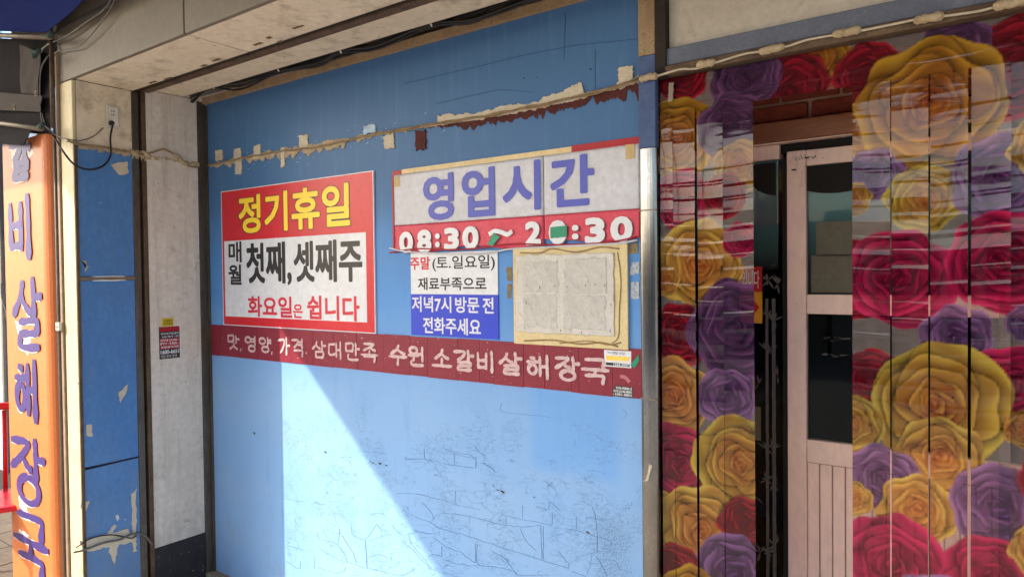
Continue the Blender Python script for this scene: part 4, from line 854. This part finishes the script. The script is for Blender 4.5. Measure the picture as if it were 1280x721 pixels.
a = onY(930, 537, D); MB().box(-.76, a[0]+.055, D+.010, D+.011, onY(940, 550, D)[2], onY(940, 508, D)[2]).build('tan_paper', m_tan, sw)
bm_ = MB(); yb_ = D+.0022
def bl_(pts, w): ribbon(bm_, [np.array(p) for p in pts], w, yb_, .0012)
for px, wdt in ((958, .010), (966.5, .012)):
    top = onY(px, 375, D); x = top[0]; zz = .24
    while zz < 1.56:
        h = random.uniform(.09, .13); yb_ -= .00001; bl_([(x, zz), (x+.001, min(1.56, zz+h-.004))], wdt); bl_([(x-wdt*.55, zz+h-.002), (x+wdt*.55, zz+h-.002)], .0025); zz += h
for cx, czz, n_ in ((960, 395, 9), (968, 400, 9), (960, 350, 8), (972, 355, 8), (957, 437, 6), (964, 440, 6), (972, 470, 3), (957, 560, 9), (966, 560, 9), (958, 600, 7), (966, 605, 8), (960, 690, 9), (968, 680, 9), (948, 480, 3), (950, 690, 5), (944, 620, 4)):
    q = onY(cx, czz, D)
    for i in range(n_):
        a_ = random.uniform(.3, 2.9) if random.random() < .7 else random.uniform(3.5, 5.9); L = random.uniform(.02, .042); e = np.array((math.cos(a_)*.8, math.sin(a_))); nn = np.array((-e[1], e[0])); p = np.array((q[0], q[2])); yb_ -= .000005
        bm_.prism([tuple(p), tuple(p+e*L*.5+nn*.0035), tuple(p+e*L), tuple(p+e*L*.5-nn*.0035)], yb_, yb_+.0012)
o = bm_.build('bamboo_decal', m_etch, sw); o['kind'] = 'stuff'
ps = thing('push_sign', (-.71, D-.005, 1.55), 'small red and yellow sign with a red arrow on the dark side window', 'sign')
q = onY(952, 333, D-.004); q2 = onY(952, 404, D-.004); qm = onY(952, 364.5, D-.004)
MB().box(q[0]-.075, q[0], D-.005, D+.0035, qm[2], q[2]).build('red_half', mat('deep_red_print', hexc(196, 30, 36), None, 6, .5), ps); MB().box(q[0]-.075, q[0], D-.005, D+.0035, q2[2], qm[2]-.001).build('yellow_half', mat('amber_print', hexc(236, 160, 40), None, 6, .5), ps)
cx = q[0]-.030; czz = (q2[2]+qm[2])/2; MB().prism([(cx-.04, czz-.012), (cx, czz-.012), (cx, czz-.03), (cx+.022, czz), (cx, czz+.03), (cx, czz+.012), (cx-.04, czz+.012)], D-.0058, D-.0051).build('arrow', mat('deep_red_print', (1, 1, 1, 1)), ps)
text('입니다', q[0]-.066, q[0]-.008, qm[2]+.012, q[2]-.014, D-.0052, m_white, ps)

# dark room behind
rm = thing('dark_room', (-.2, 1.4, 0), 'dark interior of the shop seen through the door glass', 'room')
MB().box(-3.2, 2.2, 2.6, 2.7, 0, 2.7).build('back_wall', m_dark, rm); MB().box(-3.3, -3.2, .4, 2.7, 0, 2.7).build('side_wall', m_dark, rm); MB().box(2.2, 2.3, .05, 2.7, 0, 2.7).build('side_wall', m_dark, rm)
MB().box(-3.2, 2.2, .45, 2.6, 2.62, 2.7).build('ceiling', m_dark, rm); MB().box(-3.2, 2.2, .36, 2.6, .0005, .02).build('floor', m_dark, rm)
MB().box(.142, 1.2, D-.01, D+.05, .02, 2.09).build('side_panel', m_door, rm)
MB().box(-1.5, .141, D-.02, D+.04, .003, .098).build('threshold', m_door, rm, bevel=.004)
MB().box(-1.56, -1.502, .125, D+.4, .02, 2.7).build('jamb_wall', mat('lobby_wall', hexc(150, 130, 118), None, 5, .7, bump=.1), rm)
MB().box(1.2, 1.26, .05, D+.4, .0, 2.7).build('jamb_wall', mat('lobby_wall', (1, 1, 1, 1)), rm)

# ------------------------------------------------------------------ rose-printed strip curtain
RES = .0022; CX0, CX1, CZ0, CZ1 = -.945, .34, .25, 2.285
NX = int((CX1-CX0)/RES); NZ = int((CZ1-CZ0)/RES)
art = np.zeros((NZ, NX, 3)); art[:] = (.66, .54, .50)
gx_, gz_ = np.meshgrid(CX0+(np.arange(NX)+.5)*RES, CZ0+(np.arange(NZ)+.5)*RES)
mask_op = np.full((NZ, NX), .24)       # how dense the ink is (bare film is clearer)
PAL = {'y': ((.74, .43, .04), (.72, .22, .03), (.55, .06, .012)), 'Y': ((.95, .62, .12), (.92, .34, .07), (.86, .14, .04)), 'g': ((.82, .60, .09), (.88, .36, .07), (.80, .13, .04)), 'r': ((.60, .018, .05), (.34, .010, .03), (.05, .003, .008)),
       'm': ((.82, .030, .16), (.50, .014, .08), (.09, .004, .018)), 'p': ((.44, .22, .48), (.24, .08, .28), (.035, .01, .04)), 'v': ((.27, .11, .28), (.16, .05, .17), (.03, .01, .035)), 'o': ((.88, .50, .10), (.85, .26, .04), (.80, .12, .03))}
def rose(cx, cz, Rr, kind, seed):
    r_ = np.random.default_rng(seed); pal = [np.array(c) for c in PAL[kind]]
    i0 = max(0, int((cx-1.25*Rr-CX0)/RES)); i1 = min(NX, int((cx+1.25*Rr-CX0)/RES)+1); j0 = max(0, int((cz-1.25*Rr-CZ0)/RES)); j1 = min(NZ, int((cz+1.25*Rr-CZ0)/RES)+1)
    if i1 <= i0 or j1 <= j0: return
    X = (gx_[j0:j1, i0:i1]-cx)/Rr; Z = (gz_[j0:j1, i0:i1]-cz)/Rr
    wob = .035*np.sin(X*11+seed)+.03*np.sin(Z*9+seed*1.7); Xw = X+wob; Zw = Z+.03*np.sin(X*8+seed*.6)
    sub = art[j0:j1, i0:i1]; op = mask_op[j0:j1, i0:i1]; rad = np.hypot(Xw, Zw)
    a0 = r_.uniform(0, 6.28)
    layers = [(.44, .60, 5), (.33, .48, 4), (.22, .38, 3), (.13, .28, 3), (.07, .185, 3), (.03, .11, 2), (.0, .055, 1)]
    for li, (d, pr_, n_) in enumerate(layers):
        a0 += r_.uniform(.5, 1.1); t = li/(len(layers)-1)
        for k in range(n_):
            a = a0+k*2*math.pi/n_+r_.uniform(-.22, .22); dd = d*r_.uniform(.88, 1.1); px_, pz_ = dd*math.cos(a), dd*math.sin(a)
            lx = (Xw-px_)*math.cos(a)+(Zw-pz_)*math.sin(a); lz = -(Xw-px_)*math.sin(a)+(Zw-pz_)*math.cos(a)
            wx = pr_*r_.uniform(.80, .95); wz = pr_*r_.uniform(1.1, 1.35); ph_ = r_.uniform(0, 6)
            q = (np.abs(lx/wx)**2.3+np.abs(lz/wz)**2.3)**(1/2.3)+.035*np.cos(lz/wz*4+ph_)*(lx > 0); inside = np.clip((1-q)/.03, 0, 1)
            along = np.clip((lx/wx+1)/2, 0, 1)
            tone = np.clip(.12+1.0*along**1.4-.35*np.exp(-((along-.80)/.10)**2)*(li < 5), 0, 1)+.10*np.cos(lz/wz*2.2+ph_)
            tb_ = t**.8; base = (pal[0]*(1-tb_)+pal[1]*tb_)*(1-.15*t); td = min(1, .35+t); deep = (pal[1]*(1-td)+pal[2]*td)
            tone = np.clip(tone, 0, 1)[..., None]; c = deep[None, None]*(1-tone)*.55+base[None, None]*tone*(.72+.36*tone)
            rim = (np.exp(-((q-.95)/.04)**2)*np.clip(lx/wx+.2, 0, 1))[..., None]; c = c+rim*(base*.13+.008)[None, None]
            sh = np.exp(-np.clip(q-1, 0, 9)/.10)*(q >= 1)*.72*(rad < .97)*(op > .3)
            sub *= (1-sh[..., None]*.85)
            sub[:] = sub*(1-inside[..., None])+c*inside[..., None]; op[:] = np.maximum(op, inside*.58)
ROS = [(1015, 75, 46, 'y'), (853, 95, 30, 'r'), (990, 112, 42, 'r'), (932, 95, 40, 'v'), (1083, 92, 40, 'r'), (1270, 85, 68, 'r'), (1190, 60, 40, 'v'), (1085, 160, 38, 'y'), (1160, 130, 84, 'y'), (845, 175, 46, 'y'), (912, 158, 38, 'v'), (925, 208, 30, 'y'), (1090, 218, 34, 'p'), (1066, 250, 22, 'y'),
       (853, 250, 34, 'm'), (905, 245, 26, 'r'), (1155, 248, 44, 'g'), (1250, 222, 56, 'p'), (873, 330, 50, 'Y'), (925, 300, 20, 'm'), (830, 350, 18, 'o'), (848, 418, 36, 'r'), (920, 410, 56, 'v'), (1066, 350, 52, 'r'), (1122, 348, 62, 'm'), (1255, 328, 64, 'm'), (840, 495, 44, 'o'), (908, 497, 35, 'p'), (1196, 425, 42, 'p'), (1285, 405, 24, 'p'),
       (850, 580, 44, 'm'), (925, 580, 54, 'g'), (1090, 472, 36, 'r'), (1262, 482, 48, 'm'), (1172, 505, 78, 'g'), (1175, 570, 50, 'Y'), (1062, 530, 40, 'g'), (1104, 600, 44, 'p'), (826, 650, 36, 'o'), (875, 662, 50, 'Y'), (932, 655, 32, 'r'), (1145, 637, 44, 'Y'), (1066, 622, 24, 'Y'), (1248, 632, 54, 'p'), (1283, 538, 26, 'o'),
       (920, 722, 48, 'p'), (845, 715, 32, 'r'), (1115, 708, 66, 'm'), (1240, 722, 54, 'm'), (1310, 690, 40, 'Y'), (1310, 180, 40, 'Y'), (1320, 600, 40, 'r'), (870, 760, 45, 'y'), (1180, 780, 60, 'p'), (1060, 790, 50, 'Y'), (960, 780, 40, 'r')]
for i, (px, py, rp, kd) in enumerate(ROS):
    q = onY(px, py); d_ = (q-CAM) @ AX; rose(q[0], q[2], rp*d_/F*1.02*(1.0+.12*(px < 1000)), kd, i*7+3)
art = np.clip(art, 0, 1)
def soft(a):
    p = np.pad(a, [(1, 1), (1, 1)]+[(0, 0)]*(a.ndim-2), 'edge'); return (p[1:-1, 1:-1]*2+p[:-2, 1:-1]+p[2:, 1:-1]+p[1:-1, :-2]+p[1:-1, 2:])/6
art = soft(art); mask_op = soft(mask_op)
def film_material(fac):
    M = bpy.data.materials.new('printed_pvc_film'); M.use_nodes = True; n = M.node_tree.nodes; l = M.node_tree.links; b = n['Principled BSDF']
    at = n.new('ShaderNodeAttribute'); at.attribute_name = 'print'; at2 = n.new('ShaderNodeAttribute'); at2.attribute_name = 'ink'
    b.inputs['Roughness'].default_value = .5; b.inputs['Specular IOR Level'].default_value = .0; dkn = n.new('ShaderNodeGamma'); dkn.inputs[1].default_value = 1.1; l.new(at.outputs['Color'], dkn.inputs[0]); dm = n.new('ShaderNodeMix'); dm.data_type = 'RGBA'; dm.inputs[0].default_value = .38; dm.inputs[7].default_value = (0, 0, 0, 1); l.new(dkn.outputs[0], dm.inputs[6]); l.new(dm.outputs[2], b.inputs['Base Color'])
    tr = n.new('ShaderNodeBsdfTransparent'); l.new(at.outputs['Color'], tr.inputs[0])
    # let a little more light through than the ink alone
    gm = n.new('ShaderNodeGamma'); gm.inputs[1].default_value = .65; l.new(at.outputs['Color'], gm.inputs[0]); l.new(gm.outputs[0], tr.inputs[0])
    mx = n.new('ShaderNodeMixShader'); l.new(at2.outputs['Fac'], mx.inputs[0]); l.new(tr.outputs[0], mx.inputs[1]); l.new(b.outputs[0], mx.inputs[2])
    gl = n.new('ShaderNodeBsdfGlossy'); gl.inputs['Roughness'].default_value = .06; f = n.new('ShaderNodeFresnel'); f.inputs[0].default_value = 1.42
    g = n.new('ShaderNodeNewGeometry'); nz = n.new('ShaderNodeTexNoise'); nz.inputs['Scale'].default_value = 18; mp = n.new('ShaderNodeMapping'); mp.inputs['Scale'].default_value = (.6, 1, 2.5); l.new(g.outputs['Position'], mp.inputs[0]); l.new(mp.outputs[0], nz.inputs['Vector'])
    bp = n.new('ShaderNodeBump'); bp.inputs['Strength'].default_value = .10; bp.inputs['Distance'].default_value = .002; l.new(nz.outputs[0], bp.inputs['Height']); l.new(bp.outputs[0], gl.inputs['Normal']); l.new(bp.outputs[0], f.inputs['Normal'])
    m2 = n.new('ShaderNodeMixShader'); l.new(f.outputs[0], m2.inputs[0]); l.new(mx.outputs[0], m2.inputs[1]); l.new(gl.outputs[0], m2.inputs[2]); l.new(m2.outputs[0], n['Material Output'].inputs[0]); return M
m_film = film_material(.5)
cur = thing('flowered_strip_curtain', (-.4, .02, 2.28), 'glossy plastic strip curtain printed with big red, yellow and purple roses', 'curtain')
org = origin(cur)
def film(x0, x1, z0, z1, y, tilt, seed, name, cell=.0031):
    nx = max(4, int(round((x1-x0)/cell))); nz_ = int(round((z1-z0)/cell)); r_ = np.random.default_rng(seed)
    u = np.linspace(0, 1, nx+1); zz = np.linspace(z0, z1, nz_+1); U, Zg = np.meshgrid(u, zz); Xg = x0+(x1-x0)*U
    hang = np.clip((z1-Zg)/.3, 0, 1)
    ph = r_.uniform(0, 6, 5)
    # flat-stored film keeps cross creases: sharp-ish horizontal ridges about 45 mm apart, hollow across its width
    cyc = (Zg+.004*np.sin(Xg*20+ph[0])+.006*np.sin(Zg*7+ph[1]))/.046; ridge = .0005*np.exp(-((cyc-np.round(cyc))/.11)**2)*(1+.4*np.sin(Zg*31+ph[3]))
    Y = y+tilt*(U-.5)*(x1-x0)*hang+.0018*(1-(2*U-1)**2)*hang+.004*np.sin(Zg*2.1+ph[2])*hang-ridge*hang+.0006*np.sin(Zg*55+ph[4])*hang+.0006*(1-hang)*np.sin(Zg*16+Xg*5)
    V = np.stack([Xg-org[0], Y-org[1], Zg-org[2]], -1).reshape(-1, 3)
    idx = np.arange((nx+1)*(nz_+1)).reshape(nz_+1, nx+1); Fq = np.stack([idx[:-1, :-1], idx[:-1, 1:], idx[1:, 1:], idx[1:, :-1]], -1).reshape(-1, 4)
    me = bpy.data.meshes.new(name); me.from_pydata(V.tolist(), [], Fq.tolist()); me.shade_smooth()
    ii = np.clip(((Xg-CX0)/RES).astype(int), 0, NX-1); jj = np.clip(((Zg-CZ0)/RES).astype(int), 0, NZ-1)
    c = art[jj, ii].reshape(-1, 3); c4 = np.concatenate([c, np.ones((len(c), 1))], 1).astype(np.float32); k = mask_op[jj, ii].reshape(-1).astype(np.float32)
    at = me.attributes.new('print', 'FLOAT_COLOR', 'POINT'); at.data.foreach_set('color', c4.ravel()); at = me.attributes.new('ink', 'FLOAT', 'POINT'); at.data.foreach_set('value', k)
    o = link(name, me, m_film, cur); return o
ex = [-.938, -.8985, -.822, -.732, -.641]
STR = [(-.940, -.8965, 2.17), (-.895, -.822, 2.17), (-.8165, -.733, 2.14), (-.731, -.6395, 2.17), (-.366, -.2735, 2.21), (-.2705, -.184, 2.245), (-.179, -.096, 2.10), (-.089, -.006, 2.19), (-.030, .075, 2.19), (.078, .165, 2.19), (.168, .255, 2.19), (.258, .34, 2.19)]
tl_ = [.02, -.03, -.05, .04, .09, -.03, .02, -.02, .05, -.03, .03, 0]
for i, (a, b, zt) in enumerate(STR):
    film(a, b, .06, 2.165, .0+(.012 if i == 8 else 0)+.0006*(i % 3), tl_[i], 40+i, 'strip')
film(-.940, .34, 2.166, 2.281, .004, 0, 77, 'header', .0031)
MB().box(-.943, 2.2, -.0, .011, 2.2815, 2.2825).build('hanging_rail', m_dkmetal, cur)
# clear tape and metal clip near the top left
cl = MB(); q = onY(839, 108, -.006); cl.prism(ragged([(q[0]-.010, q[2]-.05), (q[0]+.006, q[2]-.05), (q[0]+.010, q[2]+.01), (q[0]-.006, q[2]+.012)], .001, step=.006), -.010, -.006); cl.build('foil_clip', m_galv, cur)
# black and white pole standing behind the slit
bp_ = thing('striped_pole', (-.80, .05, 0), 'dark and white banded thin pole showing through a slit in the curtain', 'pole')
x = onY(865, 400, .03)[0]
zs_ = [.0]+[.3+.075*i for i in range(4)]+[.7, .96, 1.0, 1.34]+[1.34+.03*i for i in range(1, 8)]+[1.95]
for i in range(len(zs_)-1): MB().tube([(x, .045, zs_[i]), (x, .045, zs_[i+1]-.0005)], .008, 10).build('band', m_dullblack if i % 2 else mat('pole_grey', hexc(170, 166, 160), None), bp_, smooth=True)
gp = thing('steel_pipe', (.13, .18, 0), 'pale steel pipe standing behind the curtain at the lower right', 'pipe')
q = onY(1274, 700, .18); MB().tube([(q[0], .18, 0), (q[0], .18, .72)], .016, 14).build('tube', m_galv, gp, smooth=True)

# ------------------------------------------------------------------ orange lettered pillar at the left
op_ = thing('orange_sign_pillar', (-4.1, -.7, 0), 'orange pillar sign with purple Korean letters 갈비살해장국 down its face', 'sign pillar')
YF = -.70
prof = [(-4.40, -.55), (-4.40, YF+.02), (-4.385, YF), (-3.90, YF)]+[(-3.90+.07*math.sin(t), YF+.07-.07*math.cos(t)) for t in np.linspace(.15, 1.25, 6)]+[(-3.79, -.60), (-3.79, -.52)]
a_t = 2.37
MB().prism(prof, 0, a_t, 'Z').build('orange_sheet', m_orange, op_, bevel=.002)
OL = [('갈', 13, 37, 168, 224), ('비', 12.5, 38.5, 240, 325), ('살', 18, 51, 345, 440), ('해', 20, 45.5, 449, 530), ('장', 16, 55, 551, 640), ('국', 19, 59, 651, 735)]
for chh, x0, x1, yt, yb in OL:
    ym = (yt+yb)/2; a = onY(x0, ym, YF-.002); b = onY(x1, yt, YF-.002); c = onY(x1, yb, YF-.002)
    brush_letter(chh, a[0], b[0], c[2]+.016, b[2]-.016, YF-.0008, .034, m_halo, op_, name='letter_backing', grow=.006, wx=1.25, dx=-.006, dz=-.004)
    brush_letter(chh, a[0], b[0], c[2]+.016, b[2]-.016, YF-.0032, .043, m_purple, op_, wx=1.5)
pk = MB()
for pts in ([(22, 620), (31, 625), (35, 641), (25, 634)], [(19, 400), (30, 412), (38, 425), (35, 445), (26, 432)], [(24, 660), (36, 668), (34, 676), (22, 665)], [(12, 180), (22, 186), (34, 176), (42, 192), (30, 205), (16, 210)]):
    pk.prism(ragged([tuple(onY(px, py, YF-.001)[[0, 2]]) for px, py in pts], .006, step=.03), YF-.0007, YF-.0001)
pk.build('peeled_patch', m_halo, op_)
MB().box(-3.788, -3.762, -.66, -.60, 0, 2.9).build('brown_batten', m_brown, op_, bevel=.002)
MB().tube([(-3.775, -.685, 0), (-3.772, -.685, 3.1)], .007, 8).build('conduit', m_cable_g, op_, smooth=True)
jb = thing('junction_clip', (-3.76, -.69, 1.4), 'tiny ivory junction clip on the strip beside the orange pillar', 'clip')
q = onY(74, 408, -.69); MB().box(q[0]-.018, q[0]+.02, -.70, -.684, q[2]-.02, q[2]+.02).build('housing', m_plastic, jb, bevel=.003)
mb = MB()
for dx in (-.008, .006): mb.box(q[0]+dx, q[0]+dx+.006, -.7008, -.6995, q[2]-.005, q[2]+.003)
mb.build('hole', m_dullblack, jb)

# awning with blue tarpaulin, its bars and the dark sheet below
aw = thing('blue_tarp_awning', (-4.1, -.75, 2.9), 'blue tarpaulin awning over the orange pillar at the top left', 'awning')
def sheet(pxs, y0, y1, name, material, parent, nu=16, nv=12, amp=.01, seed=0):
    # quad given TL,TR,BR,BL in px on plane between y0 (top) and y1 (bottom)
    tl, tr, br, b_l = pxs; T = [onY(*tl, y0), onY(*tr, y0), onY(*br, y1), onY(*b_l, y1)]; mb = MB(); r_ = np.random.default_rng(seed); ph = r_.uniform(0, 6, 3)
    for s in (0, 1):
        for j in range(nv+1):
            for i in range(nu+1):
                u, v = i/nu, j/nv; p = (T[0]*(1-u)+T[1]*u)*(1-v)+(T[3]*(1-u)+T[2]*u)*v
                mb.v.append((p[0], p[1]+amp*(math.sin(7*u+ph[0])*math.sin(4*v+ph[1])+.5*math.sin(13*u+9*v+ph[2]))+s*.003, p[2]))
    n1 = (nu+1)*(nv+1)
    for j in range(nv):
        for i in range(nu): a = j*(nu+1)+i; mb.f += [(a, a+1, a+nu+2, a+nu+1), (n1+a, n1+a+nu+1, n1+a+nu+2, n1+a+1)]
    return mb.build(name, material, parent, smooth=True)
sheet([(-90, -70), (190, -70), (58, 41), (-60, 38)], -.86, -.74, 'blue_sheet', m_tarp, aw, seed=1)
MB().tube([onY(-70, 40, -.755), onY(0, 44.5, -.755), onY(64, 47, -.755)], .012, 10).build('front_bar', m_galv, aw, smooth=True)
MB().tube([onY(-70, 146, -.75), onY(0, 154, -.75), onY(52, 161, -.75)], .013, 10).build('lower_bar', m_galv, aw, smooth=True)
sheet([(-60, 48), (78, 50), (62, 168), (-60, 162)], -.66, -.68, 'dark_backing_sheet', m_dktarp, aw, seed=2)
sheet([(24, 56), (50, 66), (48, 118), (26, 117)], -.70, -.70, 'grey_patch', mat('greige_cloth', hexc(66, 58, 52), None, 8, .8), aw, amp=.003, seed=3)
sheet([(-20, 114), (52, 120), (50, 140), (-20, 137)], -.715, -.715, 'grey_band', mat('greige_cloth', (1, 1, 1, 1)), aw, amp=.003, seed=4)
sheet([(-30, 156), (38, 163), (30, 182), (-30, 178)], -.745, -.745, 'drooping_flap', m_dktarp, aw, amp=.004, seed=5)
MB().tube([onY(64, 50, -.70), onY(66, 160, -.70)], .010, 8).build('corner_post', m_brown, aw, smooth=True)
for px, py in ((64, 45), (48, 66), (53, 158), (44, 70)):
    q = onY(px, py, -.765); MB().tube(spline([q+np.array((-.02, 0, .012)), q+np.array((.0, -.008, -.004)), q+np.array((.02, 0, .014))], 3), [.006, .010, .012, .012, .012, .010, .006], 7).build('cord_knot', mat('dark_green_cord', hexc(48, 74, 68), None, 30, .7), aw, smooth=True)
for px, py in ((18, 134), (45, 117)):
    q = onY(px, py, -.77); MB().tube([q+.012*np.array((math.cos(t), 0, math.sin(t))) for t in np.linspace(0, 2*math.pi, 14)], .0025, 6).build('ring', m_galv, aw, smooth=True)

# ------------------------------------------------------------------ neighbouring shop behind the orange pillar
nb = thing('neighbour_shopfront', (-7, .2, 0), 'pale blue neighbouring shopfront glimpsed left of the orange pillar', 'building')
MB().box(-14, -4.75, .15, .3, 0, 2.0).build('lower_panel', mat('very_pale_blue', hexc(200, 218, 232), hexc(186, 206, 224), 3, .4, bump=.05), nb)
MB().box(-14, -4.75, .15, .3, 2.002, 4).build('upper_panel', mat('mid_blue_panel', hexc(96, 146, 196), None, 3, .4, bump=.05), nb)
for x in (-5.4, -6.2, -7.0, -7.8, -9, -10.5): MB().box(x-.02, x+.02, .12, .149, 0, 4).build('mullion', m_galv, nb)
MB().box(-4.75, -4.45, -.02, .3, 0, 4).build('end_wall', m_pbeige, nb)
br_ = thing('dry_branches', (-5.6, -.1, 0), 'thin bare grey branches against the pale neighbour wall', 'plant')
mb = MB()
for k in range(9):
    x = random.uniform(-6.4, -5.2); z = random.uniform(.6, 1.0); p = np.array((x, random.uniform(-.2, .05), z)); pts = [p]
    for i in range(5): p = p+np.array((random.uniform(-.12, .12), random.uniform(-.02, .02), random.uniform(.06, .2))); pts.append(p)
    mb.tube(spline(pts, 3), .005, 5)
mb.build('twigs', m_cable_g, br_, smooth=True)
def chair(loc, rot, label):
    c = thing('plastic_chair', (0, 0, 0), label, 'chair')
    MB().prism([(-.22, -.20), (.22, -.20), (.20, .22), (-.20, .22)], .42, .45, 'Z').build('seat', m_redpl, c, bevel=.01)
    for sx in (-1, 1):
        for sy_ in (-1, 1): MB().tube([(sx*.2, sy_*.19, .43), (sx*.25, sy_*.24, 0)], [.022, .016], 8).build('leg', m_redpl, c, smooth=True)
        MB().tube(spline([(sx*.22, -.17, .44), (sx*.26, -.19, .58), (sx*.26, -.08, .66), (sx*.25, .12, .67), (sx*.21, .24, .70)], 5), .02, 8).build('armrest', m_redpl, c, smooth=True)
        MB().tube([(sx*.20, .21, .44), (sx*.20, .30, .88)], .018, 8).build('back_upright', m_redpl, c, smooth=True)
    MB().tube(spline([(-.20, .30, .87), (-.1, .315, .91), (.1, .315, .91), (.20, .30, .87)], 5), .022, 8).build('top_rail', m_redpl, c, smooth=True)
    for i in range(5): x = -.13+i*.065; MB().tube([(x, .215, .45), (x, .305, .89)], .013, 6).build('back_slat', m_redpl, c, smooth=True)
    c.location = loc; c.rotation_euler = (0, 0, rot); return c
q = onY(-14, 600, -.75); chair((q[0], -.75, 0), R(70), 'red plastic armchair standing left of the orange pillar')

# ------------------------------------------------------------------ far side of the street (seen only as reflections)
for i, (x0, x1, h, mm, lab) in enumerate(((-16, -9.3, 2.8, m_bld, 'pale two-window shop across the street, left end of the row'), (-9.2, -3.2, 2.5, m_bld2, 'low sand-coloured shop across the street'), (-3.1, 3.4, 2.7, m_bld, 'pale shop across the street facing the door'), (3.5, 10.5, 3.0, m_bld2, 'tall sand-coloured shop across the street, right end of the row'), (10.6, 18, 2.6, m_bld, 'pale low shop across the street, rightmost'))):
    t_ = thing('opposite_shop', ((x0+x1)/2, -13, -.12), lab, 'building'); MB().box(x0, x1, -18, -13, -.12, h).build('wall', mm, t_)
    MB().box(x0-.1, x1+.05, -18.1, -12.8, h+.002, h+.2).build('roof', m_shut, t_)
    for k in range(2):
        cx = x0+(x1-x0)*(.27+.46*k)
        f_ = MB().box(cx-1.1, cx+1.1, -12.998, -12.9, .2, 2.2).build('shopfront', m_shut, t_); MB().box(cx-1.0, cx+1.0, -12.899, -12.88, .5, 2.15).build('pane', m_win, f_)
        MB().box(cx-1.2, cx+1.2, -12.9, -12.2, 2.3, 2.37).build('shade', m_white if k else m_red, t_)
